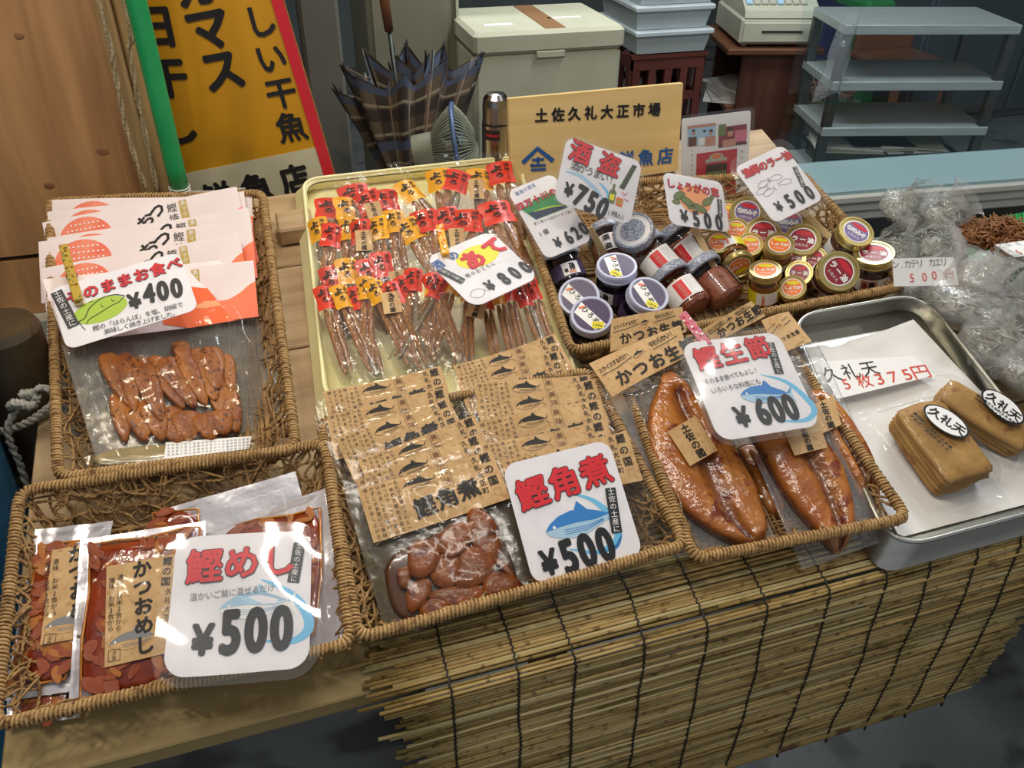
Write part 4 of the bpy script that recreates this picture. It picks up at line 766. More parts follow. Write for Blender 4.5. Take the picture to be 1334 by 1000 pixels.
def d_ray(mb, l, P):
    L = lambda x, y: l(zr(x, y)); s = P.W; a = P.tilt
    for cx, cy, f in ((400, 660, 1), (440, 640, -1), (420, 690, 1), (475, 655, -1), (395, 685, 1)):
        C = L(cx, cy); sz = s * .26; ca, sa = math.cos(a + .15 * f), math.sin(a + .15 * f); q = [(C.x + sz * (x * ca * f - y * sa), C.y + sz * (x * sa * f + y * ca)) for x, y in FT + FT[:1]]; mb.stroke(q, .0005, 'ink', Z1)
    outlined(mb, '漁師のラー油', (338, 622), (480, 560), s * .165, L, Z2, .04); plain(mb, '500', (490, 722), (560, 690), s * 0.319, L, Z2, .060, sx=.70); plain(mb, '¥', (452, 742), (452, 742), s * 0.216, L, Z2, .060, sx=.85); ztab(mb, L, (508, 600), (542, 672), s * .075, '土佐の土産に', Z2)
mkcard('price card reading ¥500 with small outlined fish, tilted in front of the photo poster', (955, 219), (1019, 189), (1010, 291), .13, .7, d_ray, ((955, 219), (1019, 189)), rad=.012, lam=.012)
# wooden holders and pegs of the cards
def stick(a, ha, b, hb_, lab, m='stickwood', w=.010, th=.006, name='card_stick'):
    A, Bq = BM @ B(*a, ha), BM @ B(*b, hb_); d = A - Bq; side = d.cross(EYE - A).normalized(); M = MX.Translation((A + Bq) / 2) @ MX((side, d.normalized(), side.cross(d).normalized())).transposed().to_4x4(); mb = MB(); mb.bbox((0, 0, 0), (w, d.length, th), m, .001); return tag(mb.build(name, None, M), lab, 'stick')
stick((902, 292), .085, (945, 376), .012, 'pale wooden stick dividing the jars below the ginger price card'); stick((1038, 268), .085, (1084, 312), .03, 'pale wooden stick below the price card with small outlined fish'); stick((768, 296), .075, (795, 345), .02, 'pale wooden stick between the ¥620 card and the red-labelled jars')
def peg(a, ha, b, hb_, lab, cols, seed):
    A, Bq = BM @ B(*a, ha), BM @ B(*b, hb_); d = A - Bq; Lg = d.length; n = (EYE - A).normalized(); side = d.cross(n).normalized(); M = MX.Translation((A + Bq) / 2) @ MX((side, d.normalized(), side.cross(d).normalized())).transposed().to_4x4()
    t = thing('clothes_peg', lab, 'peg', M); w = .011; rd = random.Random(seed)
    for s_ in (1, -1): mb = MB(); mb.bbox((0, 0, s_ * .0035), (w, Lg, .0045), 'stickwood' if s_ < 0 else cols[0], .001); mb.build('peg_arm', t)
    mb = MB(); mb.tube([(-w / 2 - .001, -.004, 0), (w / 2 + .001, -.004, 0)], .003, 'steeldark', 8); mb.build('spring', t)
    mb = MB()
    for k in range(int(26)):
        x, y = rd.uniform(-w * .4, w * .4), rd.uniform(-Lg * .47, Lg * .47); r = rd.uniform(.0008, .0019); mb.poly([(x + r * math.cos(q), y + r * math.sin(q)) for q in [k2 * .785 for k2 in range(8)]], cols[1 + k % (len(cols) - 1)], .0060 + .00005 * k)
    mb.build('printed_pattern', t); return t
peg((83, 322), .126, (103, 394), .126, 'patterned wooden peg clipping the ¥400 card to the header bags', ['gold_tag', 'brown', 'olive', 'brown', 'skin', 'green'], 1)
peg((890, 410), .135, (924, 452), .135, 'slim wooden peg with red and white dot paper above the ¥600 card', ['pink', 'red', 'white', 'pink'], 2)
peg((573, 296), .108, (581, 334), .108, 'small orange and white peg holding the ¥800 card', ['packorange', 'white', 'orange'], 3)
# ---------------------------------------------------------------- film bags
def bagfilm(mb, x0, y0, x1, y1, bulge, m, z=0, seed=1, flat=.010, wr=.0014, nx=30, ny=30, skirt=True, round_=.0):
    cx, cy = (x0 + x1) / 2, (y0 + y1) / 2
    def fn(u, v):
        x = x0 + (x1 - x0) * u; y = y0 + (y1 - y0) * v; ex = min(x - x0, x1 - x); ey = min(y - y0, y1 - y); e = min(ex, ey); k = min(1, max(0, (e - flat) / .022)); k = k * k * (3 - 2 * k)
        b = bulge(x, y) if callable(bulge) else bulge
        wv = wr * (nz(x, y, 38, seed) * 1.2 + abs(nz(x, y, 90, seed + 5)) * .9 + .8 * nz(x * 2.2, y * .5, 60, seed + 9))
        return V((x + .0012 * nz(y, seed, 50), y + .0012 * nz(x, seed, 50, 3), z + b * k + wv + .0012))
    mb.grid(fn, nx, ny, m)
def kraftlabel(P, W, H, draw, t, name='paper_label', m='kraft', warp=None):
    mb = MB(); mb.X = warp; mb.grid(lambda u, v: V(((u) * W, -v * H, 0)), 10, 4, m); mb.build(name, t, P)
    mb = MB(); mb.X = warp; draw(mb); return mb.build('label_print', t, P)
# stewed fish: label print data are shared
KW, KH = .165, .066
def kakuprint(mb):
    W, H = KW, KH; z0 = .0007; rd = random.Random(4); txt = '久礼で水揚げされた一本釣り鰹を土佐の味つけでじっくり煮込みましたご飯のおかずにお茶漬けに美味しくお召し上がりください'
    for c in range(6):
        n = 10 - (c % 2); y = H * .93; mb.row(''.join(txt[(c * 9 + i) % len(txt)] for i in range(n)), (W * (.265 - c * .044), -H * .07), (W * (.265 - c * .044), -H * .93), H * .082, 'ink', z0, .012, 1, True)
    fish(mb, (W * .43, -H * .22), W * .25, .0, z0, 'ink', 'kraft', 1, 'kraft'); mb.row('鰹角煮', (W * .41, -H * .66), (W * .74, -H * .60), W * .155, 'ink', z0, .045, 1.05)
    mb.stroke([(W * .585, -H * .02), (W * .655, -H * .02), (W * .655, -H * .42), (W * .585, -H * .42), (W * .585, -H * .02)], .0004, 'ink', z0); mb.row('美味', (W * .62, -H * .12), (W * .62, -H * .31), W * .058, 'brown', z0, .0, 1, True)
    mb.row('久礼大正町', (W * .855, -H * .10), (W * .855, -H * .72), W * .05, 'ink', z0, .02, 1, True); mb.row('市場', (W * .79, -H * .52), (W * .79, -H * .68), W * .05, 'ink', z0, .02, 1, True); mb.row('鰹の国', (W * .93, -H * .12), (W * .93, -H * .58), W * .075, 'ink', z0, .03, 1, True)
    mb.stroke([(W * .91, -H * .74), (W * .955, -H * .74), (W * .955, -H * .88), (W * .91, -H * .88), (W * .91, -H * .74)], .0004, 'brown', z0)
cache = {}
def kakupack(TL, TR, h, tilt, lab, seed, front=False):
    mid = ((TL[0] + TR[0]) / 2, (TL[1] + TR[1]) / 2); n = BW * math.cos(tilt) - BV * math.sin(tilt); O = BM @ B(*mid, h); a, b = hit(*TL, O, n), hit(*TR, O, n); P = Pl(a, b - a, n.cross(b - a)); s = (b - a).length / KW
    t = thing('stewed_fish_bag', lab, 'food bag', P.M, 'bags of stewed fish with kraft labels'); wv = (seed * 37) % 5
    key = ('k', wv)
    if key not in cache:
        wf = lambda p: V((p.x, p.y, p.z + .0025 * math.sin(p.x * 26 + wv * 1.3) + .0018 * math.sin(p.y * 50 + p.x * 20 + wv)))
        m1 = MB(); m1.X = wf; m1.grid(lambda u, v: V((u * KW, -v * KH, 0)), 16, 6, 'kraft'); o = m1.build('x'); a1 = o.data; bpy.data.objects.remove(o)
        m2 = MB(); m2.X = wf; kakuprint(m2); o = m2.build('x'); a2 = o.data; bpy.data.objects.remove(o)
        m3 = MB(); bagfilm(m3, -.014, -.200 + wv * .003, KW + .016, .008, .006, 'packfilm', -.003, seed, nx=30, ny=30, wr=.0004); o = m3.build('x'); a3 = o.data; bpy.data.objects.remove(o); cache[key] = (a1, a2, a3)
    a1, a2, a3 = cache[key]; Sm = MX.Diagonal((s, s, 1, 1)); pl_ = link('paper_label', a1, t, Sm); link('label_print', a2, pl_)
    if not front: link('film_pouch', a3, t, Sm)
    P.s = s; P.t = t; return P
Lc_ = [((421, 511), (574, 476)), ((424, 540), (581, 505)), ((438, 573), (583, 516)), ((466, 598), (618, 541)), ((463, 627), (624, 563)), ((466, 638), (640, 585))]
Rc_ = [((590, 478), (723, 434)), ((594, 490), (728, 457)), ((617, 501), (770, 486)), ((620, 527), (774, 494)), ((620, 551), (782, 519)), ((624, 580), (788, 546)), ((653, 599), (816, 562))]
nm = ['backmost', 'second from the back', 'third from the back', 'fourth from the back', 'fifth from the back', 'frontmost', '']
for i, (a, b) in enumerate(Lc_): FK = kakupack(a, b, .070 + .0030 * i, .26, ('kraft-labelled pouch of dark stewed fish cubes, fully visible at the front of the left stack' if i == 5 else nm[i] + ' kraft-labelled stewed fish pouch in the left of the two stacks'), i + 1, i == 5)
for i, (a, b) in enumerate(Rc_): kakupack(a, b, .068 + .0026 * i, .26, ('kraft-labelled stewed fish pouch directly behind the blue-fish ¥500 card' if i == 6 else nm[i] + ' kraft-labelled stewed fish pouch in the right of the two stacks'), i + 11)
zk = Zm(400, 420, .44); L = lambda x, y: FK.l(zk(x, y)).to_2d()
mb = MB(); pebble(mb, [L(*p) for p in ((225, 690), (370, 625), (400, 600), (480, 520), (530, 530), (590, 640), (635, 770), (600, 800), (400, 880), (270, 880), (235, 800))], .004, 'oilgold', -.010); mb.build('brown_sauce', FK.t)
chs = [[(310, 660), (385, 655), (380, 720), (340, 750), (308, 735)], [(388, 640), (440, 600), (492, 612), (472, 660), (402, 682)], [(480, 575), (500, 555), (532, 570), (555, 600), (550, 622), (500, 625)], [(500, 632), (556, 625), (570, 672), (545, 698), (502, 670)], [(380, 700), (440, 690), (452, 740), (420, 782), (374, 760)], [(460, 682), (500, 676), (546, 708), (530, 752), (482, 775), (446, 770), (458, 730)],
       [(530, 775), (546, 745), (592, 750), (628, 775), (612, 792), (532, 812)], [(375, 802), (440, 785), (520, 785), (526, 812), (430, 848), (388, 824)], [(298, 790), (350, 760), (366, 792), (340, 832), (308, 852)], [(340, 838), (380, 818), (428, 848), (345, 874)], [(268, 738), (304, 725), (300, 785), (272, 775)], [(552, 702), (582, 708), (622, 762), (594, 745)], [(430, 630), (400, 690), (440, 690), (470, 665)]]
for c in chs: mb = MB(); cc = [L(*p) for p in c]; g_ = sum(cc, V((0, 0))) / len(cc); pebble(mb, [g_ + (p - g_) * 1.33 for p in cc], rnd.uniform(.010, .014), 'kakuni', -.009, 1, True); mb.build('fish_cube', FK.t)
mb = MB(); bagfilm(mb, -.016, -.115 - .06, KW + .02, .010, lambda x, y: .008 if y < -.07 else .003, 'packfilm', -.0035, 33, nx=44, ny=44, wr=.0012); mb.build('film_pouch', FK.t, MX.Diagonal((FK.s, FK.s * 1.0, 1, 1)))
mb = MB(); mb.grid(lambda u, v: V((-.014 + u * (KW + .03), .006 - v * .17, -.0105)), 4, 4, 'oilback'); mb.build('film_back', FK.t)
# ---------------------------------------------------------------- pink header bags
zh = Zm(0, 230, .41); HW = .262
def headprint(mb, W=HW):
    z0 = .0006; mb.poly([(W * .2 + W * .13 * math.cos(a), -.034 + .030 * math.sin(a)) for a in [k * .2244 for k in range(28)]], 'blobred', z0)
    for i in range(9):
        for j in range(6):
            x, y = W * (.115 + i * .022), -.014 - j * .008
            if ((x - W * .2) / (W * .12)) ** 2 + ((y + .034) / .028) ** 2 < .95: mb.box((x, y, z0 + .0003), (.0024, .0019, .0002), 'white')
    mb.row('おつ', (W * .50, -.026), (W * .565, -.014), .021, 'ink', z0, .05, 1.25); mb.row('まみ', (W * .475, -.050), (W * .545, -.042), .021, 'ink', z0, .05, 1.2); mb.row('鰹焼', (W * .645, -.013), (W * .645, -.029), .014, 'ink', z0, .0, 1, True); mb.rrect(W * .685, -.040, W * .725, -.004, .002, 'gold_tag', z0); mb.row('黒マグロ', (W * .705, -.009), (W * .705, -.035), .008, 'white', z0 + .0002, .0, 1, True)
    q = [(W * .62, -.085), (W, -.085), (W, -.032), (W * .965, -.037), (W * .92, -.047), (W * .86, -.055), (W * .8, -.055), (W * .7, -.062)]; mb.poly(q, 'headerorange', z0 + .0001)
m1 = MB(); m1.X = lambda p: V((p.x, p.y, p.z + .0018 * math.sin(p.x * 30))); m1.grid(lambda u, v: V((u * HW, -v * .085, 0)), 16, 3, 'headerpaper'); o = m1.build('x'); h1 = o.data; bpy.data.objects.remove(o)
m2 = MB(); m2.X = m1.X; headprint(m2); o = m2.build('x'); h2 = o.data; bpy.data.objects.remove(o)
m3 = MB(); bagfilm(m3, .0, -.235, HW, -.002, .006, 'packfilm', -.004, 5, nx=26, ny=26); o = m3.build('x'); h3 = o.data; bpy.data.objects.remove(o)
hdr = [((165, 74), (800, 57), 'rearmost pink header bag, only its top edge showing'), ((150, 112), (775, 48), 'second pink header bag from the back, mostly covered'), ((134, 146), (752, 33), 'third pink header bag from the back with a big black brush title'), ((150, 195), (790, 100), 'fourth pink header bag from the back, tucked in the stack'),
       ((122, 207), (797, 138), 'fifth pink header bag from the back, red dotted patch beside the peg'), ((128, 293), (758, 180), 'sixth pink header bag from the back, just above the ¥400 card'), ((150, 330), (806, 268), 'pink header bag right behind the frontmost one, orange corner sticking out')]
for i, (a, b, lab) in enumerate(hdr):
    a, b = zh(*a), zh(*b); mid = ((a[0] + b[0]) / 2, (a[1] + b[1]) / 2); tl = .55 - .03 * i; n = BW * math.cos(tl) - BV * math.sin(tl); O = BM @ B(*mid, .070 + .001 * i); A, Bq = hit(*a, O, n), hit(*b, O, n); P = Pl(A, Bq - A, n.cross(Bq - A)); s = (Bq - A).length / HW
    t = thing('header_bag', lab, 'food bag', P.M, 'pink header bags of grilled bonito'); Sm = MX.Diagonal((s, s, 1, 1)); hc_ = link('header_card', h1, t, Sm); link('header_print', h2, hc_)
# the front bag
a, b, c, d = zh(135, 326), zh(770, 258), zh(205, 528), zh(800, 450); P = pose(a, b, c, .078, .28); tiltfix(P, a, b); t = thing('header_bag', 'frontmost header bag, orange header over peppered fish strips in clear film', 'food bag', P.M, 'pink header bags of grilled bonito'); L = lambda x, y, z=0: P.l(zh(x, y), z)
mb = MB(); q = [L(135, 326), L(770, 258), L(802, 448), L(600, 480), (L(205, 528))]; mb.add([p + V((0, 0, -.0006)) for p in q] + q, [(9, 8, 7, 6, 5), (0, 1, 2, 3, 4)], 'headerpaper'); mb.build('header_card', t)
mb = MB(); q = [L(520, 470), L(600, 482), L(802, 448), L(795, 400), L(778, 320), L(735, 340), L(700, 352), L(650, 355), L(600, 350), L(560, 352), L(500, 400)]; mb.poly([p.to_2d() for p in q], 'headerorange', .0007)
q = [L(610, 418), L(650, 396), L(700, 395), L(740, 402), L(752, 388), L(760, 400), L(752, 418), L(738, 410), L(690, 412), L(650, 420)]; mb.poly([p.to_2d() for p in q][::-1], 'peach', .0009); mb.build('header_print', t)
mb = MB(); mb.add([L(640, 350) + V((0, 0, .0012)), L(765, 290) + V((0, 0, .002)), L(768, 293) + V((0, 0, .001))], [(0, 1, 2)], 'white'); mb.build('torn_fold', t)
x0 = L(205, 560).x; x1 = L(890, 560).x; y0 = L(560, 860).y; y1 = L(500, 500).y
sl_ = [((335, 560), (420, 740), 17), ((395, 560), (430, 760), 15), ((438, 575), (520, 790), 19), ((480, 570), (590, 745), 17), ((520, 575), (625, 740), 21), ((573, 560), (660, 740), 16), ((615, 545), (690, 720), 22), ((668, 540), (690, 690), 20), ((565, 525), (600, 600), 15), ((375, 680), (400, 845), 15), ((425, 720), (465, 840), 19), ((470, 700), (520, 840), 20), ((520, 730), (575, 845), 26), ((590, 740), (600, 840), 24), ((640, 750), (680, 835), 22), ((690, 640), (760, 815), 24), ((715, 560), (740, 690), 14), ((690, 740), (720, 820), 22)]
for i, (A, Bq, w) in enumerate(sl_):
    p0, p1 = L(*A).to_2d(), L(*Bq).to_2d(); dd = (p1 - p0); n = V((-dd.y, dd.x)).normalized(); ww = w * .00068; mb = MB(); pebble(mb, [p0 - n * ww * .9, p0.lerp(p1, .3) - n * ww * 1.2, p0.lerp(p1, .8) - n * ww * .7, p1, p0.lerp(p1, .8) + n * ww * .7, p0.lerp(p1, .3) + n * ww * 1.25, p0 + n * ww * .9], .007 + .001 * (i % 3), 'slice', -.008 + (0 if i > 8 else .003), 1, True); mb.build('fish_strip', t)
mb = MB(); xa, ya, xb, yb = L(200, 540).x, L(560, 850).y, L(890, 600).x, L(500, 480).y; mb.grid(lambda u, v: V((xa + (xb - xa) * u, ya + (yb - ya) * v, -.0085)), 4, 4, 'backfilm'); mb.build('film_back', t)
mb = MB(); bagfilm(mb, L(200, 540).x, L(560, 850).y, L(890, 600).x, L(500, 400).y, .006, 'packfilm', .0003, 8, nx=50, ny=50, wr=.0018); mb.build('film_pouch', t)
# bag lying under it with the fish skin showing
a, b, c = zh(275, 862), zh(800, 835), zh(290, 925); P = pose(a, b, c, .03, .1, w=3); t = thing('header_bag', 'lowest clear bag in the tall basket, fish skin up with a white data sticker', 'food bag', P.M, 'pink header bags of grilled bonito'); L = lambda x, y: P.l(zh(x, y)).to_2d()
mb = MB(); pebble(mb, [L(280, 895), L(330, 868), L(520, 850), L(790, 835), L(880, 850), L(850, 880), L(560, 905), L(330, 925)], .008, 'fishskin', -.004); mb.build('fish_piece', t)
mb = MB(); q = [L(527, 852), L(798, 832), L(790, 872), L(520, 905)]; mb.poly(q[::-1], 'white', .0052); mb.build('data_sticker', t)
mb = MB(); 
for k in range(4): mb.row('名称魚介加工品原材料名かつお塩胡椒内容量', L(535, 862 + 10 * k), L(785, 842 + 9 * k), .0035, 'grey', .0055)
mb.build('sticker_print', t)
mb = MB(); p0, p1 = L(270, 940), L(890, 820); bagfilm(mb, p0.x, min(p0.y, p1.y) - .01, p1.x, max(p0.y, p1.y), .006, 'packfilm', .001, 9, nx=40, ny=14); mb.build('film_pouch', t)
# ---------------------------------------------------------------- amber fish-rice bags
z7 = Zm(0, 560, .44); flk = []
for k in range(8):
    rd = random.Random(k + 50); mb = MB(); n = 5; pebble(mb, [(math.cos(a) * rd.uniform(.6, 1.25), math.sin(a) * rd.uniform(.4, .85)) for a in [2 * math.pi * i / n for i in range(n)]], 1, 'flake' if k % 3 else 'flakelight', 0, 1); o = mb.build('x'); flk.append(o.data); bpy.data.objects.remove(o)
def meshiprint(mb, L, s, small=True):
    z0 = .0008; mb.row('かつおめし', L(424, 415), L(432, 640), s, 'ink', z0, .05, 1.0, True)
    mb.row('濃味…お米2合から', L(361, 440), L(355, 590), s * .33, 'ink', z0, .01, 1, True); mb.row('薄味…お米3合から', L(336, 450), L(332, 592), s * .33, 'ink', z0, .01, 1, True)
    if small: mb.row('鰹の国', L(500, 392), L(494, 452), s * .5, 'ink', z0, .02, 1, True); mb.row('久礼大正町', L(503, 482), L(492, 585), s * .36, 'ink', z0, .01, 1, True)
    c = L(405, 625); fish(mb, (c[0], c[1]), s * 2.6, math.radians(4), z0 - .0002, 'grey', 'kraft'); c = L(343, 670); w = s * .28; mb.stroke([(c[0] - w, c[1] - w), (c[0] + w, c[1] - w), (c[0] + w, c[1] + w), (c[0] - w, c[1] + w), (c[0] - w, c[1] - w)], .0006, 'ink', z0); mb.row('土佐', (c[0], c[1] + w * .4), (c[0], c[1] - w * .45), w * .8, 'ink', z0, .01, 1, True)
def meshibag(lab, TL, TR, BL, BR, h, th, cont, nf, seed, label=None, dx=(0, 0), bw=6, ph=0):
    P = pose(z7(*TL), z7(*TR), z7(*BL), h, th, w=2, ph0=ph); tiltfix(P, z7(*TL), z7(*TR)); L = lambda x, y: P.l(z7(x, y)).to_2d(); rd = random.Random(seed); t = thing('fish_rice_bag', lab, 'food bag', P.M, 'amber bags of bonito rice mix')
    q = [L(*p) for p in (TL, TR, BR, BL)]; mb = MB(); mb.grid(lambda u, v: V((*(q[0].lerp(q[1], u)).lerp(q[3].lerp(q[2], u), v), -.0065 + .0016 * nz(u * 5, v * 5, 1, seed) + .004 * (max(0, abs(u - .5) - .38) * 8) ** 2 * .3)), 18, 18, 'foilwhite'); mb.build('foil_back', t)
    cq = [L(*p) for p in cont]; mb = MB(); pebble(mb, cq, .007, 'sauceamber', -.006, 3); mb.build('sauce', t)
    xs = [p.x for p in cq]; ys = [p.y for p in cq]
    def inside(x, y):
        r = False
        for i in range(len(cq)):
            a, b = cq[i], cq[i - 1]
            if (a.y > y) != (b.y > y) and x < (b.x - a.x) * (y - a.y) / (b.y - a.y) + a.x: r = not r
        return r
    k = 0; mx = (max(xs) + min(xs)) / 2; my = (max(ys) + min(ys)) / 2
    while k < nf:
        x, y = rd.uniform(min(xs), max(xs)), rd.uniform(min(ys), max(ys))
        if not inside(mx + (x - mx) * 1.07, my + (y - my) * 1.06): continue
        sx = rd.uniform(.007, .015); link('fish_flake', flk[rd.randrange(8)], t, MX.Translation((x, y, rd.uniform(-.0002, .0018))) @ MX.Rotation(rd.random() * 6.3, 4, 'Z') @ MX.Rotation(rd.gauss(0, .12), 4, 'X') @ MX.Diagonal((sx, sx * rd.uniform(.6, 1), rd.uniform(.0010, .0020), 1))); k += 1
    for i in range(0): pass
    mb = MB(); mb.tube([V((p.x, p.y, -.002)) for p in cq], .0016, 'sauceedge', 5, closed=True); mb.build('oily_edge', t)
    if label:
        lq = [L(*p) for p in label]; mb = MB(); mb.grid(lambda u, v: V((*(lq[0].lerp(lq[1], u)).lerp(lq[3].lerp(lq[2], u), v), .0046)), 6, 8, 'kraft'); pl_ = mb.build('paper_label', t)
        mb = MB(); mb.X = lambda p: V((p.x, p.y, p.z + .0044)); sz = (L(430, 640) - L(424, 415)).length / 4.1; meshiprint(mb, lambda x, y: P.l(z7(x + dx[0], y + dx[1])), sz, dx[0] == 0); mb.build('label_print', pl_)
    mb = MB()
    def fn(u, v):
        p = (q[0].lerp(q[1], u)).lerp(q[3].lerp(q[2], u), v); e = min(u, 1 - u, v, 1 - v); kk = min(1, e / .13); kk = kk * kk * (3 - 2 * kk); return V((p.x, p.y, -.0045 + .0115 * kk + .0010 * nz(p.x, p.y, 45, seed) + .0008 * abs(nz(p.x, p.y, 110, seed))))
    mb.grid(fn, 42, 42, 'clearfilm'); mb.build('film_front', t); return P
meshibag('amber fish-rice bag at the bottom of the pile, poking out below the left bag', (20, 690), (230, 640), (10, 875), (232, 845), .016, .05, [(60, 800), (185, 770), (190, 830), (60, 858)], 14, 3)
meshibag('silver-backed fish-rice bag standing highest at the back, mostly behind the others', (470, 232), (872, 118), (520, 640), (990, 560), .034, .35, [(450, 245), (585, 232), (590, 330), (470, 350)], 12, 4)
meshibag('fish-rice bag at the right of its basket, under the glaring laminated card', (585, 285), (962, 165), (560, 735), (1018, 632), .040, .25, [(615, 300), (760, 262), (820, 255), (860, 250), (945, 228), (950, 420), (930, 600), (620, 680)], 60, 5)
meshibag('amber fish-rice bag at the left, its kraft label half covered by the next bag', (98, 288), (330, 262), (2, 798), (232, 765), .040, .18, [(115, 340), (235, 325), (262, 400), (228, 600), (190, 735), (20, 765), (50, 640), (90, 470)], 70, 6, [(160, 360), (262, 342), (262, 615), (124, 640)], (-190, -45))
meshibag('amber fish-rice bag in the middle of its basket with a full kraft label', (232, 318), (605, 262), (196, 815), (590, 742), .048, .18, [(265, 340), (340, 325), (430, 318), (545, 288), (590, 285), (600, 560), (560, 720), (400, 765), (235, 795), (240, 620), (262, 480)], 95, 7, [(320, 408), (530, 370), (512, 660), (314, 706)])
# ---------------------------------------------------------------- smoked fillets
zf = Zm(760, 380, .36)
def fillet(mb, L, pts, seed, hgt=.020, lobes=True):
    # pts: list of (left point, right point) rows from head to tail
    rows = [(L(*a), L(*b)) for a, b in pts]; n = len(rows); A = crom([r[0] for r in rows], 6); Bq = crom([r[1] for r in rows], 6); m = len(A); vs = []; rim = []; nu = 22
    for j in range(m):
        v = j / (m - 1); W = (Bq[j] - A[j]).length
        for i in range(nu + 1):
            u = i / nu; s_ = 2 * u - 1; e = math.sqrt(max(0, 1 - abs(s_) ** 2.6)); end = min(1, min(v, 1 - v) / .10); end = math.sqrt(end * (2 - end)) if end < 1 else 1
            g = math.exp(-((s_ - .12 * math.sin(v * 3 + seed)) / .13) ** 2) * (1 if lobes and .16 < v < .93 else 0); p = A[j].lerp(Bq[j], .5 + .5 * math.sin(s_ * math.pi / 2)); h = hgt * min(1, W / .035) * e * end * (1 - .55 * g) + .0012 * nz(p.x, p.y, 60, seed) * e
            vs.append(V((p.x, p.y, h - .006))); rim.append(min(1, max(0, 1.1 * abs(s_) ** 5 + .75 * max(0, v - .8) * 4 + .75 * g + .35 * max(0, .1 - v) * 8 + .25 * nz(p.x, p.y, 40, seed + 2))))
    w = nu + 1; mb.add(vs, [(j * w + i, (j + 1) * w + i, (j + 1) * w + i + 1, j * w + i + 1) for j in range(m - 1) for i in range(nu)], 'fillet', True); return rim
def fbag(lab, hq, h, th, rows, seed, stk=None, quad=None, head=True, word=True, ph=0, sunk=0):
    P = pose(zf(*quad[0]), zf(*quad[1]), zf(*quad[3]), h, th, w=3, ph0=ph); L3 = lambda x, y: P.l(zf(x, y)); L = lambda x, y: L3(x, y).to_2d(); t = thing('smoked_fillet_bag', lab, 'food bag', P.M, 'bags of smoked bonito fillet')
    if rows:
        for k, rw in enumerate(rows):
            mb = MB(); rim = fillet(mb, L3, rw, seed + k); o = mb.build('fillet', t); a = o.data.attributes.new('rim', 'FLOAT', 'POINT'); a.data.foreach_set('value', rim)
    if stk:
        q = [L3(*p) for p in stk]; mb = MB(); mb.X = lambda p: V((p.x, p.y, p.z + .0195)); mb.add([V((p.x, p.y, 0)) for p in q], [(3, 2, 1, 0)], 'kraft'); os_ = mb.build('origin_sticker', t); mb = MB(); mb.X = lambda p: V((p.x, p.y, p.z + .0200))
        a, b = (q[0] + q[1]) / 2, (q[2] + q[3]) / 2; d = b - a; mb.row('土佐の國', a + d * .15, a + d * .86, d.length * .235, 'ink', 0, .045, 1.0, True); mb.build('sticker_print', os_)
    if head:
        q = [L(*p) for p in hq]; mb = MB(); mb.grid(lambda u, v: V((*(q[0].lerp(q[1], u)).lerp(q[3].lerp(q[2], u), v), .0060 + .003 * math.sin(u * 3.1))), 12, 4, 'kraft'); ph_ = mb.build('paper_header', t)
        mb = MB(); ex = (q[1] - q[0]); H = (q[3] - q[0]); X = lambda u, v: q[0] + ex * u + H * v; mb.X = lambda p: V((p.x, p.y, p.z + .0068 + .003 * math.sin(3.1 * max(0, min(1, (V((p.x, p.y)) - q[0]).dot(ex) / ex.length_squared)))))
        s = ex.length; mb.row('かつお生節', X(.20, .68), X(.93, .60), s * .165, 'ink', 0, .045); mb.row('スライスするだけ!', X(.05, .30), X(.36, .20), s * .055, 'ink', 0, .02, .8); mb.row('やわらかい!', X(.62, .20), X(.86, .13), s * .07, 'ink', 0, .02, .8); mb.stroke([X(.03, .43), X(.2, .40), X(.38, .30)], .0008, 'ink', 0); mb.stroke([X(.60, .34), X(.75, .30), X(.9, .24)], .0008, 'ink', 0)
        mb.row('久礼大正町市場', X(.66, .93), X(.95, .87), s * .055, 'ink', 0, .01); c = X(.46, .30); fish(mb, c, s * .14, math.atan2(ex.y, ex.x) + .2, 0, 'ink', 'kraft'); mb.build('header_print', ph_)
    q2 = [L(*p) for p in quad]; mb = MB()
    def fn(u, v):
        p = (q2[0].lerp(q2[1], u)).lerp(q2[3].lerp(q2[2], u), v); e = min(u, 1 - u, v * 1.2, 1 - v); kk = min(1, e / .22); kk = kk * kk * (3 - 2 * kk); return V((p.x, p.y, -.004 + (.0215 if rows else .009) * kk + (.0045 if not rows else 0) + .0014 * nz(p.x, p.y, 40, seed) + .0012 * abs(nz(p.x, p.y, 100, seed))))
    mb.grid(fn, 46, 46, 'clearfilm'); mb.build('film_pouch', t)
    if rows: mb = MB(); mb.grid(lambda u, v: V((*(q2[0].lerp(q2[1], u)).lerp(q2[3].lerp(q2[2], u), v), -.0066)), 10, 10, 'hazefilm'); mb.build('film_back', t)
    return P
fbag('fillet bag whose shaded kraft header bends up in front of the dark jars', [(96, 104), (352, 60), (366, 150), (92, 222)], .052, .5, None, 21, None, [(96, 104), (352, 60), (450, 420), (200, 470)])
fbag('fillet bag with the kraft header farthest back, pointing to the red-labelled jars', [(420, 142), (600, 38), (652, 92), (470, 190)], .055, .35, None, 22, None, [(420, 142), (600, 38), (760, 330), (560, 420)])
fbag('fillet bag at the right of its basket, narrow fillet beside the steel tray', [(640, 112), (738, 80), (822, 188), (700, 240)], .050, .1, [[((815, 350), (850, 345)), ((825, 400), (905, 392)), ((860, 480), (965, 470)), ((905, 580), (1020, 555)), ((950, 660), (1060, 650)), ((1000, 750), (1072, 740)), ((1040, 800), (1066, 790))]], 23, [(800, 440), (888, 400), (915, 505), (850, 535)], [(690, 210), (850, 170), (1140, 800), (960, 890)])
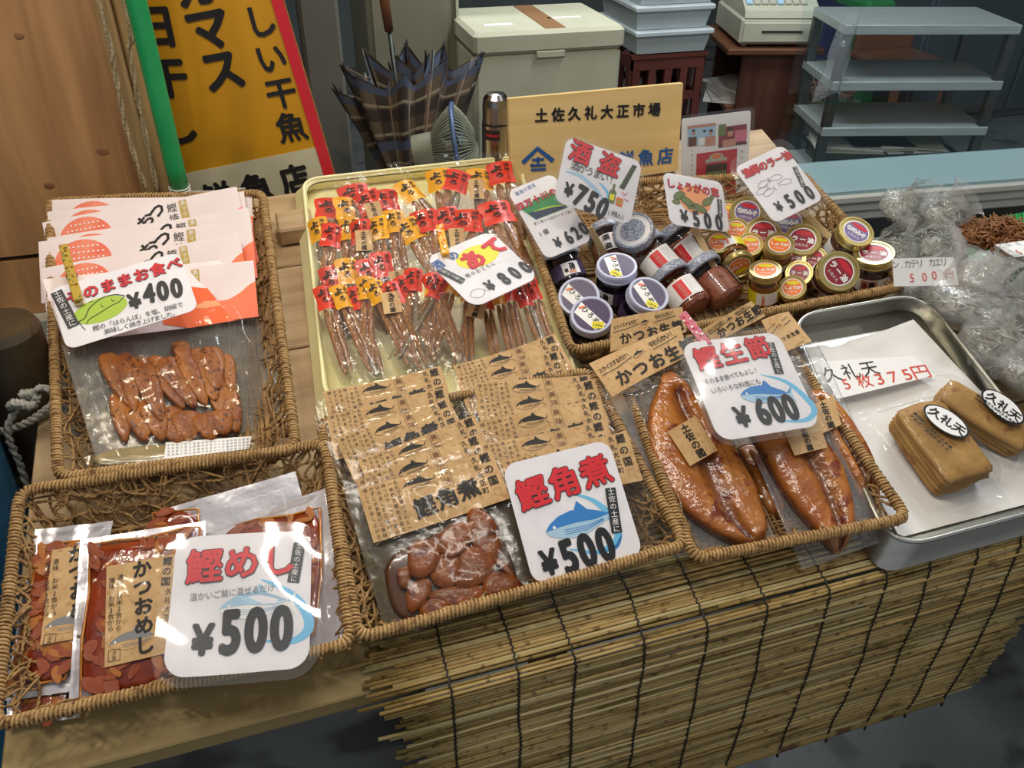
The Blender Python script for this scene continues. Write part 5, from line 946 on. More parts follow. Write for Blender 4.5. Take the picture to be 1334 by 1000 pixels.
fbag('fillet bag lying deepest, seen between the two large fillets', None, .018, .05, [[((560, 560), (600, 545)), ((590, 640), (660, 610)), ((620, 720), (700, 700)), ((660, 790), (730, 770)), ((700, 820), (725, 810))]], 24, None, [(480, 500), (640, 480), (780, 850), (620, 900)], head=False)
fbag('bag with the brighter fillet pointing down at the front, half under the ¥600 card', [(480, 200), (640, 165), (660, 250), (500, 290)], .058, .15, [[((560, 400), (600, 390)), ((580, 480), (740, 450)), ((640, 580), (850, 520)), ((700, 690), (930, 620)), ((760, 780), (968, 740)), ((830, 860), (978, 830)), ((885, 925), (960, 905)), ((915, 946), (935, 942))]], 25, [(708, 528), (830, 480), (862, 585), (745, 615)], [(500, 300), (760, 220), (1140, 880), (800, 1000)], head=False)
fbag('fillet bag at the left of its basket, kraft header open over a large fillet', [(18, 268), (345, 130), (378, 240), (102, 388)], .058, .15, [[((285, 285), (318, 275)), ((268, 345), (372, 340)), ((235, 430), (425, 410)), ((230, 520), (505, 500)), ((250, 620), (560, 590)), ((300, 720), (615, 690)), ((390, 820), (650, 790)), ((500, 890), (662, 860)), ((600, 932), (645, 915))]], 26, [(292, 532), (392, 475), (470, 598), (372, 655)], [(60, 330), (390, 235), (700, 880), (330, 960)])
# ---------------------------------------------------------------- orange and red snack packets in the yellow tray
zp = Zm(380, 200, .285); PW, PL = .026, .160
def packdata(col, red):
    m = MB(); m.grid(lambda u, v: V(((u - .5) * PW * (1 + .06 * math.sin(v * 9)), -v * .042, .0055 * math.sin(math.pi * u) + .001 * math.sin(v * 14))), 8, 6, col); o = m.build('x'); a = o.data; bpy.data.objects.remove(o)
    m = MB(); wf = lambda p: V((p.x, p.y, p.z + .0055 * math.sin(math.pi * max(0, min(1, p.x / PW + .5))) + .0016)); m.X = wf
    m.row('よ', (-.004, -.013), (-.004, -.013), .013, 'ink', 0, .05, 1.2); m.row('ろ', (-.002, -.026), (-.002, -.026), .010, 'ink', 0, .04); m.row('酒肴', (.007, -.008), (.007, -.016), .006, 'ink', 0, .02, 1, True); m.row('うるめ干', (.0075, -.022), (.0075, -.036), .0035, 'ink', 0, .0, 1, True); o = m.build('x'); b = o.data; bpy.data.objects.remove(o)
    return a, b
pk_o = packdata('packorange', 0); pk_r = packdata('packred', 1)
m = MB(); m.grid(lambda u, v: V(((u - .5) * PW, -.042 - v * (PL - .042), .0065 * math.sin(math.pi * u) + .0016 * nz(u * 4, v * 9, 1, 3))), 8, 20, 'snackfilm'); o = m.build('x'); pk_f = o.data; bpy.data.objects.remove(o)
jk = []
for k in range(5):
    m = MB(); pebble(m, [(-.007, 0), (.007, -.002), (.0085, -.04), (.006 + .001 * k % 2, -.112), (-.005, -.114), (-.0075, -.05)], .006, 'jerky' if k != 3 else 'jerkydark', 0, 2); o = m.build('x'); jk.append(o.data); bpy.data.objects.remove(o)
m = MB(); m.poly([(-.0115, -.034), (.0115, -.034), (.0115, 0), (-.0115, 0)], 'kraft', 0); m.row('土佐の國', (0, -.005), (0, -.029), .0075, 'ink', .0004, .04, 1.0, True); o = m.build('x'); stk_m = o.data; bpy.data.objects.remove(o)
def snackbag(lab, A, Bq, h, tl, cols, seed, stk=None, full=True, rot=0):
    A, Bq = zp(*A), zp(*Bq); mid = ((A[0] + Bq[0]) / 2, (A[1] + Bq[1]) / 2); n = BW * math.cos(tl) - BV * math.sin(tl); O = BM @ B(*mid, h); a, b = hit(*A, O, n), hit(*Bq, O, n); P = Pl(a, b - a, n.cross(b - a)); W = (b - a).length; rd = random.Random(seed)
    t = thing('snack_bag', lab, 'food bag', P.M, 'clear bags of orange and red dried fish snacks'); N = len(cols)
    for i, c in enumerate(cols):
        x = W * (i + .5) / N; k = (W / N) / PW * 1.25; M = MX.Translation((x, rd.uniform(-.007, .004) + .006 * math.sin(i * 2.1 + seed), .002 + .004 * (i % 2) + rd.uniform(0, .003))) @ MX.Rotation(rd.gauss(0, .15) + rot, 4, 'Z') @ MX.Rotation(rd.gauss(0, .16), 4, 'Y') @ MX.Diagonal((k, 1, 1, 1))
        d = pk_r if c == 'r' else pk_o; cs_ = link('colour_sleeve', d[0], t, M); link('sleeve_print', d[1], cs_)
        if full: link('packet_film', pk_f, t, M); link('dried_fish', jk[rd.randrange(5)], t, M @ MX.Translation((-.0045, -.038, -.001)) @ MX.Diagonal((.62, 1, .8, 1))); link('dried_fish', jk[rd.randrange(5)], t, M @ MX.Translation((.0050, -.036, -.0005)) @ MX.Diagonal((.58, rd.uniform(.9, 1.05), .8, 1)))
    if stk: p = P.l(zp(*stk)); link('origin_sticker', stk_m, t, MX.Translation((p.x, p.y + .004, .0145)) @ MX.Rotation(rd.uniform(-.15, .05), 4, 'Z') @ MX.Scale(rd.uniform(.98, 1.1), 4))
    mb = MB(); y0 = -.172 if full else -.09
    def fn(u, v):
        x = -.010 + (W + .020) * u; y = y0 + (.030 - y0) * v; e = min(x + .01, W + .01 - x); kk = min(1, max(0, e) / .02); return V((x, y, -.001 + .0145 * kk * (1 if y < 0 else 1 - .25 * y / .03) + .0028 * nz(x, y, 42, seed) + .0022 * abs(nz(x * 1.5, y, 70, seed + 4)) + (.012 * (y / .03) ** 2 * nz(x, 0, 60, seed) if y > 0 else 0)))
    mb.grid(fn, 40, 40, 'snackfilm'); mb.build('bag_film', t)
snackbag('snack bag at the back left corner of the yellow tray, crumpled over', (115, 205), (330, 165), .028, .25, 'rr', 31, None)
snackbag('snack bag second at the back left of the yellow tray, mostly orange', (195, 215), (545, 130), .036, .35, 'orro', 32, (370, 255))
snackbag('snack bag in the back right corner of the yellow tray, sticker facing up', (622, 98), (990, 75), .046, .35, 'oror', 33, (840, 150))
snackbag('snack bag in the second row at the left of the yellow tray', (78, 312), (298, 310), .040, .3, 'oro', 34, None)
snackbag('snack bag in the second row with an orange front, left of centre', (270, 310), (500, 292), .046, .3, 'roo', 35, (330, 385))
snackbag('snack bag in the second row behind the small orange peg', (455, 300), (740, 262), .046, .3, 'orr', 36, (752, 375))
snackbag('red snack bag in the second row, against the right rim of the yellow tray', (735, 265), (975, 240), .050, .3, 'rr', 37, None)
snackbag('snack bag bulging in the middle row at the left of the yellow tray', (130, 540), (440, 455), .046, .4, 'rorr', 38, (480, 565), rot=.0)
snackbag('front snack bag at the left with its sticker in full view', (105, 630), (375, 580), .050, .15, 'roro', 39, None)
snackbag('front snack bag in the middle of the yellow tray, red sleeves', (335, 610), (660, 545), .056, .15, 'orrrr', 40, (452, 672))
snackbag('front snack bag at the right, mostly behind the diamond-turned ¥800 card', (620, 560), (880, 600), .050, .12, 'oroor', 41, (858, 700))
snackbag('front snack bag along the right rim of the yellow tray', (850, 610), (1110, 590), .046, .12, 'rorrr', 42, None)
# ---------------------------------------------------------------- jars
def jar(top, ht, bot, hb_, r, Lj, kind, lab, face=None, spin=0, grp=None, lid='gold'):
    Bq = BM @ B(*bot, hb_); best = None
    for i in range(90):
        hh = hb_ + .002 + i * .001; A = BM @ B(*top, hh); e = abs((A - Bq).length - Lj) + (.0 if kind != 'red' and kind != 'black' else .08 * max(0, hh - hb_ - .045)) + (.10 * abs(hh - ht) if kind in ('honey', 'dark') else .05 * abs(hh - ht))
        if best is None or e < best[0]: best = (e, A)
    A = best[1]; z = (A - Bq).normalized(); O = A - z * Lj; tocam = (EYE - A); y = (tocam - z * tocam.dot(z)).normalized(); x = y.cross(z)     # -y... local +y faces the customer
    M = MX.Translation(O) @ MX((x, y, z)).transposed().to_4x4() @ MX.Rotation(spin, 4, 'Z'); t = thing('food_jar', lab, 'jar', M, grp); lh = .014 if kind != 'honey' else .011
    body = {'black': 'glassdark', 'red': 'shiokara', 'honey': 'honey', 'dark': 'darkpaste'}[kind]; rb = r * (.96 if kind == 'black' else .98); hB = Lj - lh
    mb = MB(); mb.lathe([(0, .002), (rb * .82, .002), (rb * .93, .007), (rb * .93, hB - .020), (rb * .78, hB - .012), (0, hB - .012)], body, 28); mb.build('contents', t)
    mb = MB(); mb.lathe([(rb * .6, 0), (rb * .9, .001), (rb, .006), (rb, hB - .014), (rb * .95, hB - .007), (rb * .82, hB - .002), (rb * .82, hB + .002)], 'glass' if kind != 'black' else 'glassdark', 28); mb.build('glass_body', t)
    def wrap(p): a = p.x / (rb * 1.01); rr_ = rb * 1.012 + p.z; return V((rr_ * math.sin(a), rr_ * math.cos(a), p.y)) if False else V((-rr_ * math.sin(a), rr_ * math.cos(a), p.y))
    y0, y1 = .009, hB - .017; Wl = 2 * math.pi * rb; mb = MB(); mb.X = wrap
    def strip(xa, xb, ya, yb, m, z=0): n = max(2, int(abs(xb - xa) / .003)); mb.grid(lambda u, v: V((-(xa + (xb - xa) * u), ya + (yb - ya) * v, z)), n, 1, m)
    # text helper: mirrored x so that it reads from outside
    def wt(txt, xx, yy, xx2, yy2, sz, m, bold=.02, vert=False, z=.0006):
        sv = mb.X; mb.X = lambda p: wrap(V((-p.x, p.y, p.z))) ; b0 = len(mb.f); mb.row(txt, (xx, yy), (xx2, yy2), sz, m, z, bold, 1, vert); mb.X = sv
    mb.X = lambda p: V(((rb * 1.012 + p.z) * math.sin(p.x / rb), (rb * 1.012 + p.z) * math.cos(p.x / rb), p.y))
    H = y1 - y0; FX = -1
    def S(xa, xb, ya, yb, m, z=0): n = max(2, int(abs(xb - xa) / .003)); mb.grid(lambda u, v: V(((xa + (xb - xa) * u) * -1, ya + (yb - ya) * v, z)), n, 1, m)
    def T_(txt, a, b, sz, m, bold=.02, vert=False, z=.0006):
        sv = mb.X; mb.X = lambda p: sv(V((-p.x, p.y, p.z))); mb.row(txt, a, b, sz, m, z, bold, 1, vert); mb.X = sv
    if kind == 'black':
        S(-.5 * Wl, .5 * Wl, y0, y1, 'purple'); S(-.013, .013, y0 + .002, y1 - .001, 'white', .0003); T_('ひろめ', (.002, y1 - .007), (.002, y0 + .012), .010, 'ink', .05, True); T_('の佃煮', (-.008, y1 - .012), (-.008, y0 + .008), .006, 'ink', .02, True); S(-.004, .006, y0 + .003, y0 + .008, 'skin', .0004)
    elif kind == 'red':
        S(-.034, .030, y0 + .002, y1, 'white'); S(-.006, .010, y0 + .004, y1 - .003, 'red', .0003); T_('しおから', (.002, y1 - .007), (.002, y0 + .008), .0075, 'skin', .02, True)
        if face == 'words': T_('酒盗', (-.016, y1 - .008), (-.016, y0 + .010), .012, 'ink', .04, True)
        for k in range(6): T_('名称塩辛原材料名かつお', (.014 + .0028 * k, y1 - .003), (.014 + .0028 * k, y0 + .004), .0021, 'grey', 0, True)
    elif kind == 'blank': pass
    elif kind == 'honey': S(-.5 * Wl, .5 * Wl, y0, y1, 'labelyellow'); S(-.010, .022, y0 + .001, y1 - .001, 'white', .0003); T_('しょうがの恋', (-.0, y1 - .004), (0, y0 + .004), .0045, 'orange', .04, True)
    else: S(-.5 * Wl, .5 * Wl, y0, y1, 'white'); S(-.012, .012, y0 + .001, y1 - .001, 'skin', .0003); T_('漁師の', (.004, y1 - .007), (.004, y0 + .010), .009, 'ink', .04, True); T_('ラー油', (-.006, y1 - .007), (-.006, y0 + .010), .009, 'lidred', .04, True)
    mb.build('wrap_label', t)
    lm = {'black': 'lidwhite', 'red': 'lidpattern', 'honey': 'lidgold', 'dark': 'lidgold'}[kind]; R1 = r * 1.03; mb = MB(); zl = hB
    mb.lathe([(R1 * .9, zl - .001), (R1, zl), (R1 * 1.02, zl + .002), (R1, zl + .004), (R1, Lj - .003), (R1 * .97, Lj), (R1 * .87, Lj), (R1 * .84, Lj - .0012), (0, Lj - .0012)], lm, 36)
    if kind != 'red':
        for k in range(0): pass
    ld_ = mb.build('lid', t); mb = MB(); Zt = Lj - .0009
    mb.X = lambda p: V((-p.x, -p.y, p.z))      # text up = away from the customer
    if kind == 'black':
        mb.disc(R1 * .83, Zt, 'purple', 28); mb.poly([(-R1 * .5, R1 * .66), (-R1 * .82, R1 * .1), (R1 * .15, -R1 * .8), (R1 * .66, -R1 * .5)], 'white', Zt + .0003); mb.row('ひろめ', (-R1 * .32, R1 * .25), (R1 * .2, -R1 * .3), R1 * .34, 'ink', Zt + .0006, .02); mb.rrect(R1 * .0, -R1 * .72, R1 * .55, -R1 * .36, .002, 'labelyellow', Zt + .0008); mb.row('100g', (R1 * .1, -R1 * .55), (R1 * .42, -R1 * .55), R1 * .16, 'ink', Zt + .0010, .02); mb.poly([(-R1 * .62, R1 * .38), (-R1 * .35, R1 * .46), (-R1 * .25, R1 * .4), (-R1 * .6, R1 * .28)][::-1], 'orange', Zt + .0006)
    elif kind in ('honey', 'dark'):
        cc = {'honey': 'lidorange', 'dark': 'lidred'}[kind]; cc = 'lidpurple' if lid == 'purple' else cc; mb.disc(R1 * .72, Zt, 'white', 28); mb.disc(R1 * .66, Zt + .0002, cc, 28); mb.poly([(R1 * .5 * math.cos(a), R1 * (.38 + .16 * math.sin(a))) for a in [k * .785 for k in range(8)]], 'labelyellow' if kind == 'honey' else 'framered', Zt + .0003)
        mb.row({'honey': 'しょうが', 'dark': 'ラー油'}[kind] if lid != 'purple' else 'なめみそ', (-R1 * .42, -R1 * .02), (R1 * .42, -R1 * .02), R1 * (.32 if kind == 'honey' else .36), 'white', Zt + .0005, .06); mb.row('土佐久礼', (-R1 * .28, -R1 * .36), (R1 * .28, -R1 * .36), R1 * .17, 'white', Zt + .0005, .01)
    else: mb.disc(R1 * .84, Zt, 'white', 28); mb.disc(R1 * .6, Zt + .0002, 'lidpattern', 28)
    mb.build('lid_print', ld_); return t
zj = Zm(680, 280, .225); zb2 = Zm(840, 220, .27)
rJ = .0285
for tp, ht, bt, hb_, kd, lb, fc, sp in (
    ((205, 208), .055, (290, 420), .020, 'black', 'black jar leaning at the far left, its purple and white side label in view', None, .35),
    ((330, 470), .042, (330, 560), .006, 'black', 'black jar at the left with its white lid half hidden under the front one', None, 0),
    ((550, 290), .072, (530, 480), .014, 'black', 'black jar with the blue-toned lid print, standing tallest of the dark jars', None, -.5),
    ((735, 455), .062, (650, 600), .012, 'black', 'black jar nearest the red-labelled jars, yellow price on its lid', None, .2),
    ((405, 575), .058, (390, 700), .010, 'black', 'black jar at the front left corner of the jar basket', None, .1),
    ((480, 100), .045, (545, 300), .014, 'red', 'shiokara jar with black brush words beside its red label, behind the dark jars', 'words', .5),
    ((640, 85), .072, (700, 230), .014, 'red', 'shiokara jar mostly hidden at the back of the left group', None, .2),
    ((870, 75), .055, (1040, 300), .024, 'red', 'shiokara jar with its data label turned up, below the ginger card', None, -.45),
    ((700, 165), .060, (880, 370), .028, 'red', 'shiokara jar with a red square label in the middle of its group', None, 0),
    ((840, 335), .045, (1010, 550), .018, 'red', 'shiokara jar lying lowest with a red square label, above the kraft headers', None, 0),
    ((1020, 285), .045, (1200, 500), .018, 'red', 'shiokara jar turned away, clear glass with a small white sticker', None, 2.5)):
    jar(zj(*tp), ht, zj(*bt), hb_, rJ * (1.0 if kd == 'black' else 1.06), .062 if kd == 'black' else .076, kd, lb, fc, sp, 'dark and red-labelled jars' )
g = 'gold-lidded jars'; rs, rl = .0195, .0265
for tp, ht, bt, hb_, r, Lj, kd, lid, lb in (
    ((495, 205), .058, (470, 290), .008, rl, .06, 'dark', 'purple', 'gold-lidded jar with a purple lid label, at the back beside the ginger card'),
    ((405, 205), .050, (400, 280), .008, rs, .05, 'honey', '', 'gold-lidded jar peeping out behind the right edge of the ginger card'),
    ((695, 255), .058, (680, 330), .008, rl, .06, 'dark', 'purple', 'gold-lidded jar with a purple lid label, under the card with outlined fish'),
    ((440, 290), .050, (430, 360), .008, rs, .05, 'honey', '', 'small orange-lid jar right below the ginger card'),
    ((355, 348), .045, (350, 420), .006, rs, .05, 'honey', '', 'small orange-lid jar leftmost, touching the wooden divider stick'),
    ((570, 305), .060, (560, 390), .008, rl, .06, 'dark', '', 'dark jar with a red lid label in the middle of the back row'),
    ((762, 338), .062, (740, 430), .010, rl, .06, 'dark', '', 'dark jar with a red lid label, right of the raised orange-lid jar'),
    ((508, 362), .046, (500, 430), .006, rs, .05, 'honey', '', 'small orange-lid jar behind the sideways yellow one'),
    ((712, 430), .044, (705, 480), .006, rs, .05, 'dark', '', 'small dark jar with a red lid, right behind the raised orange jar'),
    ((815, 430), .044, (800, 490), .006, rs, .05, 'dark', '', 'small dark jar half hidden left of the large tilted jar'),
    ((745, 500), .044, (740, 560), .006, rs, .05, 'dark', '', 'small dark jar with a red lid above the lowest orange lid'),
    ((712, 570), .040, (708, 640), .004, rs, .045, 'honey', '', 'lowest small orange-lid jar at the front rim of the basket'),
    ((458, 472), .048, (405, 360), .034, .0225, .055, 'honey', '', 'yellow-wrapped jar lying on its side, orange lid towards the customer'),
    ((650, 360), .074, (625, 470), .028, .0215, .052, 'honey', '', 'orange-lid jar raised on the others in the middle'),
    ((582, 482), .066, (570, 640), .008, .0225, .060, 'honey', '', 'orange-lid jar standing at the front with its yellow label in view'),
    ((1022, 300), .082, (930, 420), .020, .0265, .066, 'dark', 'purple', 'dark jar with a purple lid label at the far right'),
    ((1106, 402), .070, (1080, 560), .008, .0285, .062, 'dark', '', 'dark jar with a red lid label at the right corner of the basket'),
    ((938, 492), .075, (862, 545), .020, .0290, .070, 'dark', '', 'large dark jar tilted towards the customer, red lid label facing the viewer')):
    jar(zb2(*tp), ht, zb2(*bt), hb_, r, Lj, kd, lb, None, 0, g, lid)
# ---------------------------------------------------------------- steel tray contents
zc = Zm(1000, 260, .44)
def bp(px, py, h): return B(px, py, h)
t = None; mb = MB(); q = [B(*p, .016) for p in ((1066, 470), (1188, 414), (1330, 652), (1175, 690), (1120, 600))]; C = sum(q, V((0, 0, 0))) / 5
qq = [B(*p, h) for p, h in (((1042, 452), .016), ((1190, 416), .034), ((1400, 640), .016), ((1172, 700), .016))]; C = V((C.x, C.y, 0))
mb.grid(lambda u, v: (qq[0].lerp(qq[1], u)).lerp(qq[3].lerp(qq[2], u), v) - C + V((0, 0, .0012 * nz(u * 6, v * 6, 1, 3) - .012 * math.sin(math.pi * u) * (1 - v) ** 2)), 30, 30, 'whitepaper'); tag(mb.build('liner_paper', None, BM @ MX.Translation(C)), 'large white paper lining the steel tray', 'paper')
mb = MB(); q = [B(*p, .0185) for p in ((1030, 470), (1130, 420), (1300, 600), (1165, 688))]
P = pose(zc(150, 478), zc(425, 425), zc(212, 585), .034, .12, w=2); L = lambda x, y: P.l(zc(x, y)).to_2d(); t = thing('handwritten_price_strip', 'white handwritten strip 久礼天 5枚 375円 lying in the steel tray', 'price card', P.M)
mb = MB(); q = [L(148, 480), L(432, 462), L(495, 520), L(205, 590)]; mb.add([V((p.x, p.y, 0)) for p in q] + [V((p.x, p.y, -.0006)) for p in q], [(3, 2, 1, 0), (4, 5, 6, 7), (0, 1, 5, 4), (1, 2, 6, 5), (2, 3, 7, 6), (3, 0, 4, 7)], 'white'); ps_ = mb.build('paper_strip', t)
mb = MB(); s = (L(240, 510) - L(185, 515)).length; mb.row('久礼天', L(188, 518), L(300, 500), s * .98, 'black', .0006, -.005, 1.0); mb.row('5枚', L(232, 545), L(285, 537), s * .85, 'handred', .0006, .0, 1.0); mb.row('375円', L(330, 530), L(452, 510), s * .92, 'handred', .0006, .0, 1.2); mb.build('handwriting', ps_)
def cakepack(lab, TL, TR, BL, h, th, n, hgt, oval, txt, seed, ph=0, wmul=1):
    P = pose(zc(*TL), zc(*TR), zc(*BL), h, th, w=4, ph0=ph); t = thing('fish_cake_packet', lab, 'food packet', P.M, 'packets of fried fish cake'); W, H = P.W, P.H; O = P.l(zc((TR[0] + BL[0]) / 2, (TR[1] + BL[1]) / 2)); rd = random.Random(seed)
    for k in range(n):
        mb = MB(); x, y = W / 2 * .96, H / 2 * .96; q = [(O.x - x, O.y - y), (O.x - x * .1, O.y - y * 1.04), (O.x + x, O.y - y), (O.x + x * 1.02, O.y), (O.x + x, O.y + y), (O.x, O.y + y * 1.03), (O.x - x, O.y + y), (O.x - x * 1.02, O.y)]
        q = [(a + rd.gauss(0, .0012), b + rd.gauss(0, .0012)) for a, b in q]; th_ = hgt / n; pts = []
        for i in range(8):
            a, b = V(q[i]), V(q[(i + 1) % 8]); pts.append(a); 
            if i % 2 == 0: pass
        pebble(mb, [p for i in range(8) for p in (V(q[i]), V(q[i]).lerp(V(q[(i + 1) % 8]), .5))], th_ * 1.08, 'fishcake', -hgt + th_ * k, 1); mb.build('fish_cake', t)
    mb = MB(); nx = 40
    def fn(u, v):
        x = O.x + (u - .5) * (W + .05 * wmul); y = O.y + (v - .5) * (H + .05); dx = max(0, abs(x - O.x) - W / 2 + .001); dy = max(0, abs(y - O.y) - H / 2 + .001); d = math.hypot(dx, dy); z = .004 - min(hgt * .95, d * d * 90 + d * .9) + .0016 * nz(x, y, 50, seed) + .0020 * abs(nz(x, y, 85, seed)); return V((x, y, z))
    mb.grid(fn, nx, nx, 'packfilm'); mb.build('film_wrap', t)
    mb = MB(); c = [P.l(zc(*p)).to_2d() for p in oval]; cc = (c[0] + c[1]) / 2; ax = (c[1] - c[0]) / 2; ay = V((-ax.y, ax.x)) * .62; E_ = lambda k: [(cc.x + ax.x * k * math.cos(a) + ay.x * k * math.sin(a), cc.y + ax.y * k * math.cos(a) + ay.y * k * math.sin(a)) for a in [i * .2618 for i in range(24)]]
    mb.poly(E_(1.08), 'black', .0078); mb.poly(E_(.98), 'white', .0080); d = (c[1] - c[0]); mb.row('久礼天', c[0] + d * .22, c[0] + d * .80, d.length * .30, 'black', .0083, .04, 1)
    if txt: e = [P.l(zc(*p)).to_2d() for p in txt]; dd = e[1] - e[0]; mb.row('高知県中土佐町久礼名物', e[0], e[1], dd.length * .10, 'black', .0081, .05); off = V((dd.y, -dd.x)).normalized() * dd.length * .12; mb.row('かまぼこ店の手作り天', e[0] + off, e[1] + off, dd.length * .10, 'black', .0081, .05)
    mb.build('packet_print', t); return P
cakepack('wrapped block of brown fried fish cakes at the front of the steel tray', (372, 615), (515, 575), (540, 835), .062, .10, 5, .036, ((460, 625), (580, 705)), ((428, 645), (530, 742)), 61, 0)
cakepack('second wrapped packet of fried fish cakes against the right wall of the steel tray', (548, 520), (800, 672), (508, 590), .060, .25, 4, .028, ((628, 578), (742, 664)), ((612, 590), (716, 668)), 62, .15)
# ---------------------------------------------------------------- bags of dried sardines, price slips and red-brown fish on green net
sar = []
for k in range(4):
    rd = random.Random(k + 200); mb = MB(); mb.lathe([(0, 0)], 'sardine') if False else None
    for i in range(130):
        a, b_ = rd.uniform(0, 6.28), rd.uniform(-.2, 1); rr_ = .034 * math.sqrt(max(0, 1 - b_ * b_)); p = V((rr_ * 1.15 * math.cos(a), rr_ * math.sin(a), .010 + .020 * b_)) * rd.uniform(.9, 1.05); d = V((rd.gauss(0, 1), rd.gauss(0, 1), rd.gauss(0, .35))).normalized() * .012
        mb.tube([p - d, p - d * .3 + V((0, 0, .0006)), p + d * .5, p + d], [.0004, .0016, .0012, .0003], 'sardine', 4)
    o = mb.build('x'); a_ = o.data; bpy.data.objects.remove(o); m2 = MB(); m2.lathe([(.001, -.008), (.026, -.006), (.034, .004), (.031, .016), (.018, .026), (.001, .029)], 'sardine', 14); o = m2.build('x'); b_ = o.data; bpy.data.objects.remove(o)
    mb = MB(); na, nb = 34, 22; vs = []
    for j in range(nb + 1):
        for i in range(na):
            a = 6.283 * i / na; v = j / nb
            if v < .62: f = v / .62; r = .046 * math.sin(math.pi * (.10 + .80 * f)) ** .6; z = -.010 + .048 * f
            else: f = (v - .62) / .38; r = .046 * math.sin(math.pi * .9) ** .6 * (1 - f) ** 1.5 + .009 + .026 * f ** 1.5; z = .038 + .040 * f
            x, y = math.cos(a), math.sin(a); w_ = 1 + .16 * nz(x * 2, y * 2, 1.3, k + v * 3) + .13 * nz(x * 6, y * 6, 1, k * 3 + v * 5) * (1 + v) + (.25 * math.sin(a * 7 + k) * max(0, v - .5)); flat = 1 - .55 * max(0, (v - .7) / .3)
            vs.append(V((r * w_ * x * 1.12, r * w_ * y * flat + .012 * max(0, v - .6), z + .004 * nz(x * 3, y * 3, 1, k + 7))))
    mb.add(vs, [(j * na + i, j * na + (i + 1) % na, (j + 1) * na + (i + 1) % na, (j + 1) * na + i) for j in range(nb) for i in range(na)], 'crinkle', True); o = mb.build('x'); c_ = o.data; bpy.data.objects.remove(o); sar.append((a_, b_, c_))
for k, (x, y, h, s, tx, ty, lab) in enumerate((
    (1172, 278, .02, .85, .3, .2, 'farthest left bag of dried sardines, beside the purple-lid jar'), (1222, 290, .02, .9, .2, -.3, 'bag of dried sardines under the display counter, knotted top turned right'), (1160, 335, .012, .8, .1, .2, 'flat bag of dried sardines behind the right corner of the jar basket'),
    (1285, 372, .022, .95, .3, .3, 'grey full bag of dried sardines in front of the green net'), (1190, 385, .012, .95, .3, .2, 'bag of dried sardines under the handwritten 500 slip'), (1250, 412, .035, 1.25, .5, .1, 'large crumpled bag of dried sardines right above the steel tray wall'),
    (1328, 412, .02, .95, .2, -.3, 'dark full bag of dried sardines at the right picture edge'), (1300, 455, .03, 1.15, .3, .1, 'bag of dried sardines along the upper right wall of the steel tray'), (1332, 500, .03, 1.0, .2, .4, 'lowest bag of dried sardines at the right picture edge'), (1215, 330, .02, .9, -.2, .5, 'bag of dried sardines standing behind the handwritten slip'))):
    M = BM @ MX.Translation(B(x, y, h)) @ MX.Rotation(k * 1.7, 4, 'Z') @ MX.Rotation(tx, 4, 'X') @ MX.Rotation(ty, 4, 'Y') @ MX.Scale(s, 4); t = thing('dried_sardine_bag', lab, 'food bag', M, 'clear bags of dried sardines'); d = sar[k % 4]; o = link('sardines', d[0], t); o['kind'] = 'stuff'; link('sardine_heap', d[1], t); link('crinkled_film', d[2], t)
zq = Zm(1100, 230, .27)
P = pose(zq(235, 398), zq(528, 388), zq(250, 520), .088, .75, w=2); L = lambda x, y: P.l(zq(x, y)).to_2d(); t = thing('handwritten_price_slip', 'white handwritten slip カエリ 500円 stuck in the sardine bags', 'price card', P.M); mb = MB(); q = [L(232, 395), L(527, 388), L(553, 522), L(240, 530)]; mb.add([V((p.x, p.y, 0)) for p in q] + [V((p.x, p.y, -.0006)) for p in q], [(3, 2, 1, 0), (4, 5, 6, 7), (0, 1, 5, 4), (1, 2, 6, 5), (2, 3, 7, 6), (3, 0, 4, 7)], 'white'); ps_ = mb.build('paper_slip', t)
mb = MB(); s = (L(440, 415) - L(400, 415)).length; mb.row('ン.カテリ カエリ', L(245, 425), L(478, 412), s * .95, 'grey', .0006, -.01); mb.row('00', L(385, 483), L(432, 475), s * 1.25, 'handred', .0006, -.01, 1.0); mb.row('5', L(325, 488), L(325, 488), s * 1.25, 'handred', .0006, -.01, 1.0); mb.row('円', L(505, 468), L(505, 468), s * 1.05, 'handred', .0006, -.01, 1.0); mb.build('handwriting', ps_)
P = pose(zq(728, 330), zq(1000, 290), zq(822, 388), .062, .25, w=2); L = lambda x, y: P.l(zq(x, y)).to_2d(); t = thing('handwritten_price_slip', 'white slip with red writing lying on the red-brown dried fish', 'price card', P.M); mb = MB(); q = [L(728, 328), L(1000, 290), L(1050, 360), L(822, 388)]; mb.add([V((p.x, p.y, 0)) for p in q] + [V((p.x, p.y, -.0006)) for p in q], [(3, 2, 1, 0), (4, 5, 6, 7), (0, 1, 5, 4), (1, 2, 6, 5), (2, 3, 7, 6), (3, 0, 4, 7)], 'white'); ps_ = mb.build('paper_slip', t)
mb = MB(); mb.row('ふぐ一夜干', L(785, 328), L(985, 308), s * .9, 'grey', .0006, -.01); mb.row('500円', L(840, 365), L(960, 348), s * 1.2, 'handred', .0006, -.01); mb.build('handwriting', ps_)
